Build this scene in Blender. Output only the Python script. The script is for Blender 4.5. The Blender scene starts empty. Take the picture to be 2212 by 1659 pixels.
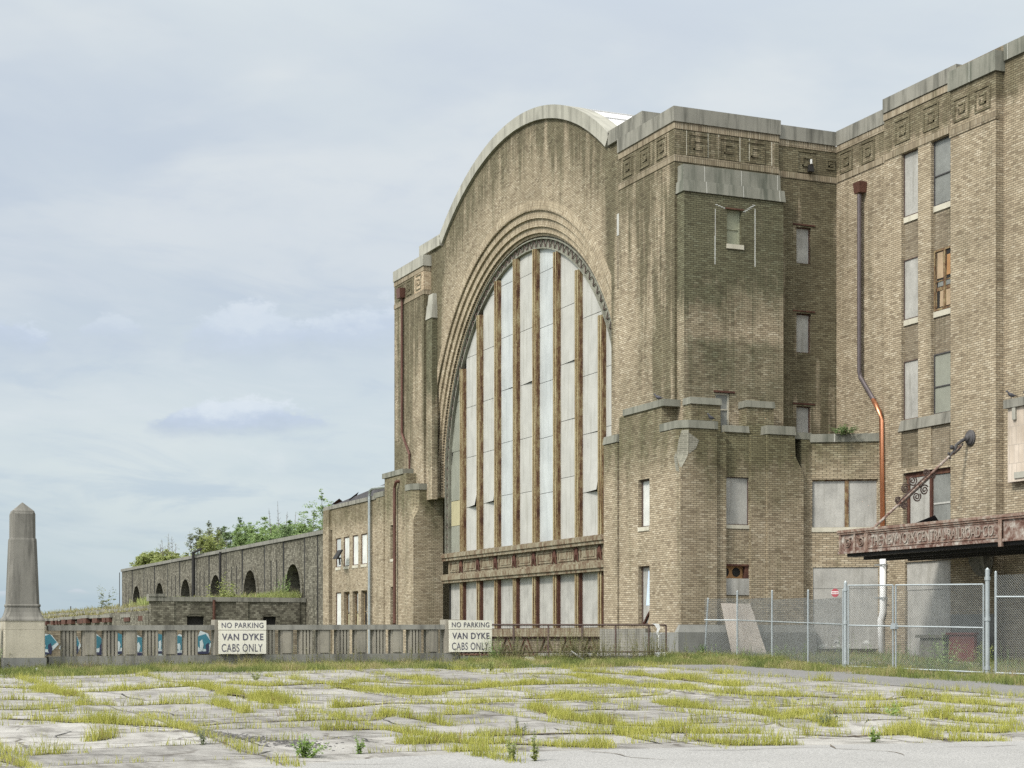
import bpy, bmesh, math, random
import numpy as np
from mathutils import Vector, Matrix, noise as mnoise
R = math.radians
rnd = random.Random(7)
scene = bpy.context.scene
# ---------------------------------------------------------------- camera, sky, sun, exposure
YAW = math.atan2(1584, 3696)            # world x runs along the fronts, y runs along the big facade away from us
SY, CY = math.sin(YAW), math.cos(YAW)
cam = bpy.data.cameras.new('camera'); cam_o = bpy.data.objects.new('camera', cam)
scene.collection.objects.link(cam_o); scene.camera = cam_o
cam_o.location = (0, 0, 1.6); cam_o.rotation_euler = (R(90), 0, -YAW)
cam.sensor_width = 36; cam.lens = 36*3696/2212; cam.shift_y = 545.5/2212
cam.clip_start = .1; cam.clip_end = 6000
vs = scene.view_settings; vs.view_transform = 'Standard'; vs.look = 'None'; vs.exposure = 1.03; vs.gamma = 1
scene.cycles.use_denoising = False; scene.cycles.max_bounces = 5; scene.cycles.diffuse_bounces = 3; scene.cycles.transparent_max_bounces = 8
SUN_AZ, SUN_EL = R(-112), R(44)          # azimuth from +y towards +x
sun = bpy.data.lights.new('sun', 'SUN'); sun.energy = 1.9; sun.angle = R(9); sun.color = (1, .95, .87)
sun_o = bpy.data.objects.new('sun', sun); scene.collection.objects.link(sun_o)
sd = Vector((math.sin(SUN_AZ)*math.cos(SUN_EL), math.cos(SUN_AZ)*math.cos(SUN_EL), math.sin(SUN_EL)))
sun_o.rotation_euler = sd.to_track_quat('Z', 'Y').to_euler(); sun_o.location = sd*200

class NB:
    """small node builder"""
    def __init__(s, nt): s.nt = nt; s.n = nt.nodes; s.l = nt.links
    def put(s, sock, v):
        if hasattr(v, 'is_output') or isinstance(v, bpy.types.NodeSocket): s.l.new(v, sock)
        elif v is not None:
            if isinstance(v, (tuple, list)) and len(v) == 3 and sock.type == 'RGBA': v = (*v, 1)
            sock.default_value = v
    def m(s, op, a, b=None, c=None, clamp=False):
        n = s.n.new('ShaderNodeMath'); n.operation = op; n.use_clamp = clamp
        for i, v in enumerate((a, b, c)):
            if v is not None: s.put(n.inputs[i], v)
        return n.outputs[0]
    def vm(s, op, a, b=None):
        n = s.n.new('ShaderNodeVectorMath'); n.operation = op
        s.put(n.inputs[0], a)
        if b is not None: s.put(n.inputs[1], b)
        return n.outputs[0]
    def sep(s, v):
        n = s.n.new('ShaderNodeSeparateXYZ'); s.put(n.inputs[0], v); return n.outputs
    def comb(s, x, y, z):
        n = s.n.new('ShaderNodeCombineXYZ')
        for i, v in enumerate((x, y, z)): s.put(n.inputs[i], v)
        return n.outputs[0]
    def noise(s, vec, scale, detail=4, rough=.55, dist=0):
        n = s.n.new('ShaderNodeTexNoise'); s.put(n.inputs['Vector'], vec)
        n.inputs['Scale'].default_value = scale; n.inputs['Detail'].default_value = detail
        n.inputs['Roughness'].default_value = rough; n.inputs['Distortion'].default_value = dist
        return n.outputs['Fac']
    def sm(s, v, a, b, c=0., d=1., smooth=True):
        n = s.n.new('ShaderNodeMapRange'); n.interpolation_type = 'SMOOTHSTEP' if smooth else 'LINEAR'
        s.put(n.inputs['Value'], v)
        for k, q in (('From Min', a), ('From Max', b), ('To Min', c), ('To Max', d)): s.put(n.inputs[k], q)
        return n.outputs[0]
    def mix(s, f, a, b, mode='MIX'):
        n = s.n.new('ShaderNodeMix'); n.data_type = 'RGBA'; n.blend_type = mode; n.clamp_factor = True
        s.put(n.inputs[0], f); s.put(n.inputs[6], a); s.put(n.inputs[7], b)
        return n.outputs[2]
    def ramp(s, f, stops, const=False):
        n = s.n.new('ShaderNodeValToRGB'); s.put(n.inputs[0], f); e = n.color_ramp.elements
        if const: n.color_ramp.interpolation = 'CONSTANT'
        e[0].position, e[0].color = stops[0][0], (*stops[0][1], 1)
        e[1].position, e[1].color = stops[-1][0], (*stops[-1][1], 1)
        for p, c in stops[1:-1]:
            k = e.new(p); k.color = (*c, 1)
        return n.outputs[0]

def build_world():
    w = bpy.data.worlds.new('World'); scene.world = w; w.use_nodes = True
    nt = w.node_tree; nt.nodes.clear(); b = NB(nt)
    out = nt.nodes.new('ShaderNodeOutputWorld'); bg = nt.nodes.new('ShaderNodeBackground')
    sky = nt.nodes.new('ShaderNodeTexSky'); sky.sky_type = 'NISHITA'; sky.sun_disc = False
    sky.sun_elevation = SUN_EL; sky.sun_rotation = SUN_AZ; sky.dust_density = 2.0
    tc = nt.nodes.new('ShaderNodeTexCoord'); d = tc.outputs['Generated']
    x, y, z = b.sep(d)
    az = b.m('ARCTAN2', x, y); el = b.m('ARCSINE', z)
    q = b.m('ADD', b.m('MAXIMUM', z, 0.), .13)
    plan = b.comb(b.m('DIVIDE', x, q), b.m('DIVIDE', y, q), 0.)
    # veil of stratus: pale blue near the horizon, grey-lavender to white above
    base = b.ramp(el, [(0., (2.2, 2.85, 3.4)), (.05, (2.6, 3.15, 3.55)), (.11, (3.15, 3.5, 3.75)), (.2, (3.0, 3.3, 3.65)), (.34, (3.6, 3.85, 4.0)), (.6, (5.6, 5.9, 6.0)), (1., (8.2, 8.4, 8.3))])
    sdot = b.m('ADD', b.m('MULTIPLY', x, sd.x), b.m('ADD', b.m('MULTIPLY', y, sd.y), b.m('MULTIPLY', z, sd.z)))
    glow = b.sm(sdot, .1, 1., 1., 2.6); base = b.vm('MULTIPLY', base, b.comb(glow, glow, b.m('MULTIPLY', glow, .97)))
    n1 = b.noise(plan, .55, 6, .55, .6); n2 = b.noise(plan, 1.7, 7, .6, .3)
    lo = b.noise(b.comb(b.m('MULTIPLY', az, 3.2), b.m('MULTIPLY', el, 10.), 3.), 1.0, 5, .55, .4)
    veil = b.mix(b.sm(n1, .40, .66), base, b.vm('MULTIPLY', base, (.80, .83, .92)))
    veil = b.mix(b.m('MULTIPLY', b.sm(lo, .42, .62), .95), veil, b.vm('ADD', b.vm('MULTIPLY', base, (.95, .94, .93)), (.52, .47, .41)))
    veil = b.mix(b.m('MULTIPLY', b.sm(n2, .5, .72), .55), veil, b.vm('MULTIPLY', base, (.86, .875, .955)))
    wisp = b.noise(b.comb(b.m('MULTIPLY', az, 9.), b.m('ADD', b.m('MULTIPLY', el, 34.), b.m('MULTIPLY', az, 3.)), 6.), 1.0, 7, .62, .5)
    veil = b.mix(b.m('MULTIPLY', b.m('MULTIPLY', b.sm(wisp, .5, .7), b.sm(el, .34, .08)), .85), veil, b.vm('ADD', b.vm('MULTIPLY', base, (.94, .93, .94)), (.5, .46, .41)))
    veil = b.mix(b.m('MULTIPLY', b.m('MULTIPLY', b.sm(wisp, .5, .3), b.sm(el, .34, .1)), .8), veil, b.vm('MULTIPLY', base, (.84, .87, .95)))
    # low cumulus: lit tops, flat lavender bases
    fb = b.noise(b.comb(b.m('MULTIPLY', az, 34.), b.m('MULTIPLY', el, 60.), 1.), 1.0, 9, .66)
    fb2 = b.noise(b.comb(b.m('MULTIPLY', az, 11.), b.m('MULTIPLY', el, 26.), 9.), 1.0, 7, .6)
    col = veil
    for A, W, e0, e1, amt, dark in (     # azimuth, half width, base and top elevation of each cumulus
            (0.2516, 0.0584, 0.1212, 0.1440, 1, 1),
            (0.2523, 0.0422, 0.1670, 0.2028, 0.75, 0.6),
            (0.3425, 0.0714, 0.1697, 0.2055, 0.75, 0.75),
            (0.1104, 0.0377, 0.1604, 0.1922, 0.9, 0.8),
            (0.1767, 0.0214, 0.1697, 0.1875, 0.5, 0.5),
            (0.1547, 0.0113, 0.0244, 0.0300, 0.8, 0.1),
            (0.1179, 0.0143, 0.0225, 0.0284, 0.6, 0.1)):
        H = e1-e0
        ta = b.m('DIVIDE', b.m('SUBTRACT', az, A), W); te = b.m('DIVIDE', b.m('SUBTRACT', el, e0), H)
        dome = b.m('SUBTRACT', 1., b.m('MULTIPLY', ta, ta))
        top = b.m('ADD', b.m('MULTIPLY', dome, .75), b.m('MULTIPLY', b.m('SUBTRACT', fb, .5), 1.6))
        top = b.m('ADD', top, b.m('MULTIPLY', b.m('SUBTRACT', fb2, .5), 1.2))
        inside = b.m('MULTIPLY', b.sm(b.m('SUBTRACT', top, te), -.02, .28), b.sm(b.m('ADD', te, b.m('MULTIPLY', b.m('SUBTRACT', fb2, .5), 1.6)), -.35, .3))
        inside = b.m('MULTIPLY', b.m('MULTIPLY', inside, b.sm(b.m('ADD', dome, b.m('MULTIPLY', b.m('SUBTRACT', fb2, .5), 1.2)), 0., .5)), amt)
        hgt = b.m('ADD', te, b.m('ADD', b.m('MULTIPLY', b.m('SUBTRACT', fb, .5), 1.1), b.m('MULTIPLY', b.m('SUBTRACT', fb2, .5), .9)))
        shade = b.ramp(b.sm(hgt, -.1, .75, 0., 1., False), [(0., (2.4 + .6*(1-dark), 2.75 + .55*(1-dark), 3.25 + .3*(1-dark))), (.4, (2.7 + .5*(1-dark), 3.05 + .45*(1-dark), 3.65 + .25*(1-dark))), (.7, (3.4, 3.7, 4.05)), (1., (3.65, 3.9, 4.15))])
        col = b.mix(inside, col, shade)
    col = b.mix(.12, col, sky.outputs[0])
    nt.links.new(col, bg.inputs[0]); bg.inputs[1].default_value = .1
    nt.links.new(bg.outputs[0], out.inputs[0])
build_world()

UC, ZC = 70.4, 9.25                     # centre of the great arch: y and height
# ---------------------------------------------------------------- materials
def newmat(name):
    m = bpy.data.materials.new(name); m.use_nodes = True; nt = m.node_tree
    p = nt.nodes['Principled BSDF']; b = NB(nt)
    g = nt.nodes.new('ShaderNodeNewGeometry')
    b.P = g.outputs['Position']; b.N = g.outputs['True Normal']; b.rand = g.outputs['Random Per Island']; b.p = p
    return m, b
def wallvec(b):
    x, y, z = b.sep(b.P); nx, ny, nz = b.sep(b.N)
    f = b.m('GREATER_THAN', b.m('ABSOLUTE', nx), .62)
    h = b.m('ADD', b.m('MULTIPLY', f, y), b.m('MULTIPLY', b.m('SUBTRACT', 1., f), x))
    return b.comb(h, z, 0.), h, x, y, z
TAN = [(0., (.19, .15, .102)), (.15, (.272, .222, .154)), (.45, (.312, .259, .182)), (.8, (.345, .29, .208)), (1., (.40, .348, .262))]
DRK = [(0., (.06, .055, .042)), (.3, (.10, .094, .073)), (.65, (.14, .132, .103)), (1., (.20, .19, .152))]
def brick(name, tones=TAN, mortar=(.10, .083, .060), grime=.5, gcol=(.33, .34, .27), bands=(), boxes=(), arch=None, row=.075, bw=.225, off=.5, polar=False):
    m, b = newmat(name); vec, h, x, y, z = wallvec(b)
    if polar:
        dy_ = b.m('SUBTRACT', y, UC); dz_ = b.m('SUBTRACT', z, ZC); r_ = b.m('SQRT', b.m('ADD', b.m('MULTIPLY', dy_, dy_), b.m('MULTIPLY', dz_, dz_)))
        vec = b.comb(r_, b.m('MULTIPLY', b.m('ARCTAN2', dz_, dy_), 10.8), 0.)
    t = b.n.new('ShaderNodeTexBrick'); b.put(t.inputs['Vector'], vec); t.offset = off
    for k, v in (('Scale', 1.), ('Mortar Size', .011), ('Mortar Smooth', .25), ('Bias', 0.), ('Brick Width', bw), ('Row Height', row)): t.inputs[k].default_value = v
    t.inputs['Color1'].default_value = (0, 0, 0, 1); t.inputs['Color2'].default_value = (1, 1, 1, 1); t.inputs['Mortar'].default_value = (.4, .4, .4, 1)
    tone = b.ramp(t.outputs['Color'], tones)
    big = b.noise(b.P, .45, 5, .6); mid = b.noise(b.P, 2.2, 4, .6)
    tone = b.mix(1., tone, b.ramp(big, [(.3, (.80, .79, .77)), (.7, (1.12, 1.12, 1.12))]), 'MULTIPLY')
    tone = b.mix(1., tone, b.ramp(mid, [(.3, (.86, .85, .84)), (.7, (1.1, 1.1, 1.1))]), 'MULTIPLY')
    col = b.mix(t.outputs['Fac'], tone, mortar)
    st = b.noise(b.comb(b.m('MULTIPLY', h, 1.5), b.m('MULTIPLY', z, .10), 0.), 1., 6, .6)
    bl = b.noise(b.P, .3, 7, .62); fine = b.noise(b.comb(h, b.m('MULTIPLY', z, .4), 5.), 2.2, 6, .65)
    st2 = b.noise(b.comb(b.m('MULTIPLY', h, 4.5), b.m('MULTIPLY', z, .16), 11.), 1., 6, .65)
    st = b.m('ADD', b.m('MULTIPLY', st, .62), b.m('MULTIPLY', st2, .38))
    g = b.m('MULTIPLY', b.m('MAXIMUM', b.sm(st, .48, .66), b.m('MULTIPLY', b.sm(bl, .52, .72), .8)), grime)
    ragged = b.m('ADD', .25, b.m('MULTIPLY', fine, 1.25))
    wob = b.m('MULTIPLY', b.m('SUBTRACT', fine, .5), 1.6)
    for z0, z1, amt in bands:
        bm = b.m('MULTIPLY', b.sm(b.m('ADD', z, wob), z0, z1), amt); g = b.m('ADD', g, b.m('MULTIPLY', bm, ragged))
    for ax, a0, a1, z0, z1, amt in boxes:
        c = {'x': x, 'y': y}[ax]; c = b.m('ADD', c, b.m('MULTIPLY', wob, .25)); e = .18*(a1-a0)+.08; zz = b.m('ADD', z, b.m('MULTIPLY', wob, .8)); ez = .25*(z1-z0)+.1
        bm = b.m('MULTIPLY', b.m('MULTIPLY', b.sm(c, a0-e, a0+e), b.sm(c, a1-e, a1+e, 1., 0.)), b.m('MULTIPLY', b.sm(zz, z0-ez*.4, z0+ez), b.sm(zz, z1-.1, z1+.25, 1., 0.)))
        g = b.m('ADD', g, b.m('MULTIPLY', b.m('MULTIPLY', bm, amt), ragged))
    if arch:
        uc, zc, r0, r1, amt = arch
        dy = b.m('SUBTRACT', y, uc); dz = b.m('SUBTRACT', z, zc)
        r = b.m('SQRT', b.m('ADD', b.m('MULTIPLY', dy, dy), b.m('MULTIPLY', dz, dz)))
        g = b.m('ADD', g, b.m('MULTIPLY', b.m('MULTIPLY', b.sm(r, r0, r1), b.sm(b.m('ADD', b.m('MULTIPLY', st, .8), b.m('MULTIPLY', fine, .2)), .38, .56)), amt))
    g = b.m('MINIMUM', g, .95)
    gc = b.mix(bl, gcol, tuple(c*1.25 for c in gcol))
    col = b.mix(g, col, b.mix(1., col, gc, 'MULTIPLY'))
    b.put(b.p.inputs['Base Color'], col); b.p.inputs['Roughness'].default_value = .92; b.p.inputs['Specular IOR Level'].default_value = .25
    return m
def stone(name, c=(.335, .325, .29), c2=(.20, .195, .17), joint=1.55, dark=.55, speck=40, light_joint=False, rough=.9):
    m, b = newmat(name); vec, h, x, y, z = wallvec(b)
    st = b.noise(b.comb(b.m('MULTIPLY', h, 3.), b.m('MULTIPLY', z, .35), 0.), 1., 6, .6); bl = b.noise(b.P, .9, 6, .6); fi = b.noise(b.P, speck, 3, .6)
    col = b.mix(b.m('MULTIPLY', b.sm(st, .42, .7), dark), c, c2)
    col = b.mix(1., col, b.ramp(bl, [(.3, (.82, .82, .80)), (.7, (1.12, 1.12, 1.1))]), 'MULTIPLY')
    col = b.mix(1., col, b.ramp(fi, [(.3, (.88, .88, .88)), (.7, (1.08, 1.08, 1.08))]), 'MULTIPLY')
    if joint:
        fr = b.m('FRACT', b.m('DIVIDE', h, joint)); ln = b.m('LESS_THAN', fr, .022/joint)
        jc = (.5, .49, .45) if light_joint else (.12, .115, .10)
        nx, ny, nz = b.sep(b.N); ln = b.m('MULTIPLY', ln, b.m('LESS_THAN', b.m('ABSOLUTE', nz), .5))
        col = b.mix(b.m('MULTIPLY', ln, .7), col, jc)
    b.put(b.p.inputs['Base Color'], col); b.p.inputs['Roughness'].default_value = rough; b.p.inputs['Specular IOR Level'].default_value = .3
    return m
def paint(name, c, var=.12, streak=.35, sc=(.55, .55, .5), scale=1.4, rough=.7, spec=.35, metal=0., fine=18):
    m, b = newmat(name); vec, h, x, y, z = wallvec(b)
    bl = b.noise(b.P, scale, 6, .6); st = b.noise(b.comb(b.m('MULTIPLY', h, 5.), b.m('MULTIPLY', z, .35), 0.), 1., 6, .62); fi = b.noise(b.P, fine, 3, .6)
    col = b.mix(1., c, b.ramp(bl, [(.3, (1-var,)*3), (.7, (1+var,)*3)]), 'MULTIPLY')
    col = b.mix(1., col, b.ramp(fi, [(.3, (1-var*.5,)*3), (.7, (1+var*.5,)*3)]), 'MULTIPLY')
    col = b.mix(b.m('MULTIPLY', b.sm(st, .48, .72), streak), col, b.mix(1., col, sc, 'MULTIPLY'))
    b.put(b.p.inputs['Base Color'], col); b.p.inputs['Roughness'].default_value = rough; b.p.inputs['Specular IOR Level'].default_value = spec; b.p.inputs['Metallic'].default_value = metal
    return m
def rusty(name, stops, scale=2.5, rough=.85, vert=.3):
    m, b = newmat(name); vec, h, x, y, z = wallvec(b)
    a = b.noise(b.comb(b.m('MULTIPLY', h, 4.), b.m('MULTIPLY', z, 4.*vert), b.m('MULTIPLY', x, 1.)), scale/2.5, 7, .68); c = b.noise(b.P, 9, 5, .65)
    f = b.m('ADD', b.m('MULTIPLY', a, .72), b.m('MULTIPLY', c, .28))
    b.put(b.p.inputs['Base Color'], b.ramp(b.sm(f, .3, .7, 0., 1., False), stops)); b.p.inputs['Roughness'].default_value = rough; b.p.inputs['Specular IOR Level'].default_value = .25
    return m
def leafmat(name, stops, rough=.6, nw=.35, ns=1.2):
    m, b = newmat(name); n = b.noise(b.P, ns, 4, .6)
    f = b.m('ADD', b.m('MULTIPLY', b.rand, 1-nw), b.m('MULTIPLY', b.sm(n, .3, .7), nw))
    c = b.ramp(f, stops); b.put(b.p.inputs['Base Color'], c); b.p.inputs['Roughness'].default_value = rough; b.p.inputs['Specular IOR Level'].default_value = .2
    tr = b.n.new('ShaderNodeBsdfTranslucent'); b.put(tr.inputs[0], c); mx = b.n.new('ShaderNodeMixShader'); mx.inputs[0].default_value = .45
    b.l.new(b.p.outputs[0], mx.inputs[1]); b.l.new(tr.outputs[0], mx.inputs[2])
    b.l.new(mx.outputs[0], b.n['Material Output'].inputs[0])
    return m
M = {}
M['brick'] = brick('brick_hall', grime=.58, gcol=(.32, .335, .285), bands=((18.6, 19.3, .1),),
    boxes=(('y', 60.2, 61.4, 10., 21.5, 1.15), ('y', 79.9, 81.5, 10., 21.5, 1.15), ('x', 35.2, 35.98, 13.9, 15.7, .95), ('x', 35.2, 36., 10.3, 12.2, .9), ('x', 34.5, 37.1, 17.3, 21, .55), ('x', 36.2, 37.1, 8., 20.5, .2)),
    arch=(UC, ZC, 11.9, 15.0, 1.25))
M['brick_bay'] = brick('brick_bay', grime=.6, gcol=(.27, .315, .265), bands=((12.4, 15.2, 1.15),), boxes=(('x', 30., 34.4, 9.8, 12.4, .6),))
M['brick_low'] = brick('brick_low', grime=.5, gcol=(.33, .36, .285), bands=((7.1, 8.8, .8),), boxes=(('x', 30.2, 34.6, 6.0, 9.2, .6),))
M['brick_wing'] = brick('brick_wing', grime=.45, gcol=(.34, .35, .30), bands=((18.9, 19.5, .95),))
M['brick_stain'] = brick('brick_stained', tones=[(a, tuple(q*.62 for q in c)) for a, c in TAN], mortar=(.10, .085, .065), grime=.9)
M['brick_arcade'] = brick('brick_arcade', tones=DRK, mortar=(.07, .062, .048), grime=.6, bands=((6.9, 7.9, .4),), row=.12)
M['brick_annex'] = brick('brick_annex', grime=.5, bands=((7.5, 8.4, .75),), boxes=(('y', 86.9, 88.2, 2., 9.4, .7),))
M['brick_soldier'] = brick('brick_soldier', row=.245, bw=.078, off=0., grime=.8, tones=[(a, tuple(q*.8 for q in c)) for a, c in TAN])
M['brick_arch'] = brick('brick_arch', grime=.12, polar=True, tones=[(a, tuple(q*1.14 for q in c)) for a, c in TAN])
M['stone'] = stone('limestone', (.195, .187, .163), (.075, .073, .062), dark=.9); M['stone_ledge'] = stone('ledge_stone', (.175, .172, .145), (.075, .078, .062), dark=.85); M['stone_light'] = stone('limestone_pale', (.29, .28, .245), (.15, .145, .125), dark=.75); M['stone_green'] = stone('limestone_mossy', (.175, .172, .147), (.075, .08, .064), dark=.9, light_joint=True)
M['sill'] = stone('sill_stone', (.42, .395, .33), (.27, .25, .20), joint=0)
M['stone_rail'] = stone('cast_stone', (.185, .18, .16), (.075, .073, .065), joint=2.4, dark=.75, speck=26)
M['stone_baluster'] = stone('cast_stone_baluster', (.25, .23, .19), (.105, .098, .085), joint=0, dark=.7, speck=26)
M['stone_base'] = stone('grey_plinth', (.17, .17, .16), (.115, .115, .11), joint=1.9, dark=.6, speck=60)
M['pedestal'] = stone('cream_pedestal', (.36, .33, .265), (.25, .23, .18), joint=0, dark=.5, speck=30)
M['obelisk'] = stone('obelisk_stone', (.165, .157, .14), (.05, .048, .043), joint=0, dark=.85, speck=40)
M['board'] = paint('grey_board', (.285, .278, .257), .2, .75, (.66, .65, .62)); M['board_pale'] = paint('pale_board', (.335, .33, .307), .09, .7, (.70, .685, .64))
M['sheet_blue'] = paint('bluish_sheet', (.36, .375, .372), .16, .6, (.68, .70, .70), scale=.7, rough=.35); M['board_white'] = paint('white_board', (.47, .475, .45), .14, .55, (.6, .62, .6))
M['board_olive'] = paint('olive_board', (.235, .24, .17), .12, .2); M['glass_grey'] = paint('dull_glass', (.17, .175, .165), .2, .5, (.7, .7, .7), rough=.25, spec=.5); M['glass_tan'] = paint('tan_board', (.32, .29, .18), .1, .2)
M['glass_olive'] = paint('olive_glass', (.21, .215, .18), .12, .3, rough=.3)
M['blue_patch'] = paint('pale_blue_paint', (.42, .50, .60), .06, .1)
M['rust'] = rusty('rusty_steel', [(0., (.022, .011, .009)), (.27, (.065, .03, .018)), (.45, (.12, .072, .038)), (.65, (.21, .165, .09)), (1., (.30, .265, .175))])
M['rust_dark'] = rusty('dark_rust', [(0., (.02, .011, .009)), (.5, (.065, .028, .02)), (1., (.14, .075, .045))])
M['rust_ochre'] = rusty('ochre_rust', [(0., (.03, .014, .010)), (.22, (.09, .047, .024)), (.42, (.185, .135, .068)), (.68, (.28, .235, .14)), (1., (.36, .33, .23))], vert=.12)
M['rail_rust'] = rusty('weathered_rail', [(0., (.04, .022, .015)), (.3, (.105, .068, .043)), (.55, (.175, .148, .10)), (1., (.27, .255, .195))], vert=.4)
M['letter_rust'] = rusty('raised_letters', [(0., (.10, .05, .038)), (.4, (.21, .17, .14)), (1., (.36, .34, .30))], vert=1.)
M['lattice'] = rusty('lattice_metal', [(0., (.06, .055, .042)), (.5, (.17, .168, .135)), (1., (.27, .27, .225))])
M['canopy_rust'] = rusty('canopy_rust', [(0., (.03, .016, .012)), (.28, (.085, .042, .031)), (.46, (.15, .10, .08)), (.62, (.22, .18, .155)), (.8, (.33, .305, .27)), (1., (.40, .385, .35))], vert=1.)
M['canopy_pale'] = rusty('flaking_paint', [(0., (.075, .032, .022)), (.45, (.16, .105, .08)), (1., (.33, .30, .255))], vert=1.)
M['black'] = paint('flat_black', (.012, .011, .010), .2, 0); M['soffit'] = paint('dark_soffit', (.05, .047, .035), .35, 0, scale=3)
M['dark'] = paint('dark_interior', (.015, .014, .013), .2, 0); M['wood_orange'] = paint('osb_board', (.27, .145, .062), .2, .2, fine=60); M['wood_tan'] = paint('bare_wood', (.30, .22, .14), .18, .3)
M['copper'] = paint('new_copper', (.62, .27, .15), .06, .15, rough=.33, metal=.85); M['copper_old'] = paint('brown_copper', (.10, .048, .036), .25, .4, rough=.5, metal=.4); M['pipe_dark'] = paint('aged_pipe', (.085, .07, .072), .2, .3, rough=.5, metal=.3)
M['pvc'] = paint('white_pipe', (.62, .62, .61), .03, .1, rough=.4); M['galv'] = paint('galvanised_steel', (.33, .355, .36), .1, .2, rough=.42, metal=.55); M['wire'] = paint('fence_wire', (.25, .265, .265), .1, 0, rough=.5, metal=.4)
M['iron'] = paint('rusted_iron', (.075, .05, .042), .3, .2); M['iron_grey'] = paint('dull_iron', (.05, .047, .048), .3, .2)
M['sign_white'] = paint('cream_sign', (.58, .56, .48), .07, .35, (.80, .76, .68), rough=.5); M['sign_ink'] = paint('sign_letters', (.075, .072, .095), .3, .3, (1.9, 1.9, 1.9), rough=.6)
M['red'] = paint('red_enamel', (.24, .045, .055), .1, .1); M['red_board'] = paint('dull_red_board', (.105, .03, .025), .15, .3); M['white'] = paint('white_plastic', (.55, .55, .54), .05, .1)
M['teal'] = paint('teal_spray', (.03, .125, .165), .2, .1); M['spray_white'] = paint('white_spray', (.36, .40, .41), .1, .1); M['spray_red'] = paint('dark_red_spray', (.13, .018, .03), .1, .1); M['spray_navy'] = paint('navy_spray', (.02, .022, .05), .1, .1)
M['roof_white'] = paint('pale_metal_roof', (.55, .54, .535), .05, .25, (.8, .78, .76), rough=.4); M['roof_dark'] = paint('black_roofing', (.045, .042, .045), .3, .3)
M['ply'] = paint('weathered_plywood', (.37, .325, .28), .16, .55, (.62, .58, .56), fine=45)
M['bird'] = paint('pigeon_feathers', (.055, .055, .065), .3, 0); M['bird_pale'] = paint('pale_feathers', (.3, .3, .31), .2, 0)
M['leaf_mid'] = leafmat('leaf_mid', [(0., (.10, .15, .055)), (.4, (.19, .27, .10)), (.75, (.28, .37, .15)), (1., (.36, .43, .21))])
M['leaf_yellow'] = leafmat('leaf_yellow', [(0., (.14, .175, .055)), (.5, (.26, .295, .10)), (1., (.37, .39, .17))])
M['leaf_dark'] = leafmat('leaf_dark', [(0., (.075, .115, .05)), (.5, (.145, .21, .085)), (1., (.23, .30, .14))])
M['leaf_grey'] = leafmat('leaf_grey', [(0., (.09, .115, .065)), (.5, (.19, .215, .125)), (1., (.29, .31, .20))])
M['leaf_fresh'] = leafmat('leaf_fresh', [(0., (.12, .18, .05)), (.5, (.22, .32, .085)), (1., (.32, .42, .15))])
M['grass'] = leafmat('joint_grass', [(0., (.17, .085, .055)), (.07, (.25, .16, .085)), (.16, (.21, .225, .05)), (.5, (.34, .345, .075)), (.82, (.46, .44, .12)), (1., (.52, .48, .22))])
M['grass_dry'] = leafmat('dry_grass', [(0., (.10, .10, .04)), (.4, (.22, .21, .085)), (.75, (.33, .30, .15)), (1., (.42, .37, .22))])
M['grass_verge'] = leafmat('verge_grass', [(0., (.07, .095, .03)), (.3, (.15, .185, .055)), (.6, (.25, .265, .085)), (.75, (.34, .30, .14)), (1., (.36, .29, .20))], nw=.68, ns=.9)
M['weed_seed'] = leafmat('seed_stems', [(0., (.10, .11, .05)), (.5, (.19, .19, .085)), (1., (.28, .25, .15))])
M['bark'] = paint('bark', (.12, .105, .09), .3, .3); M['soil'] = paint('soil', (.085, .066, .046), .35, 0, scale=5, fine=40)
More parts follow.
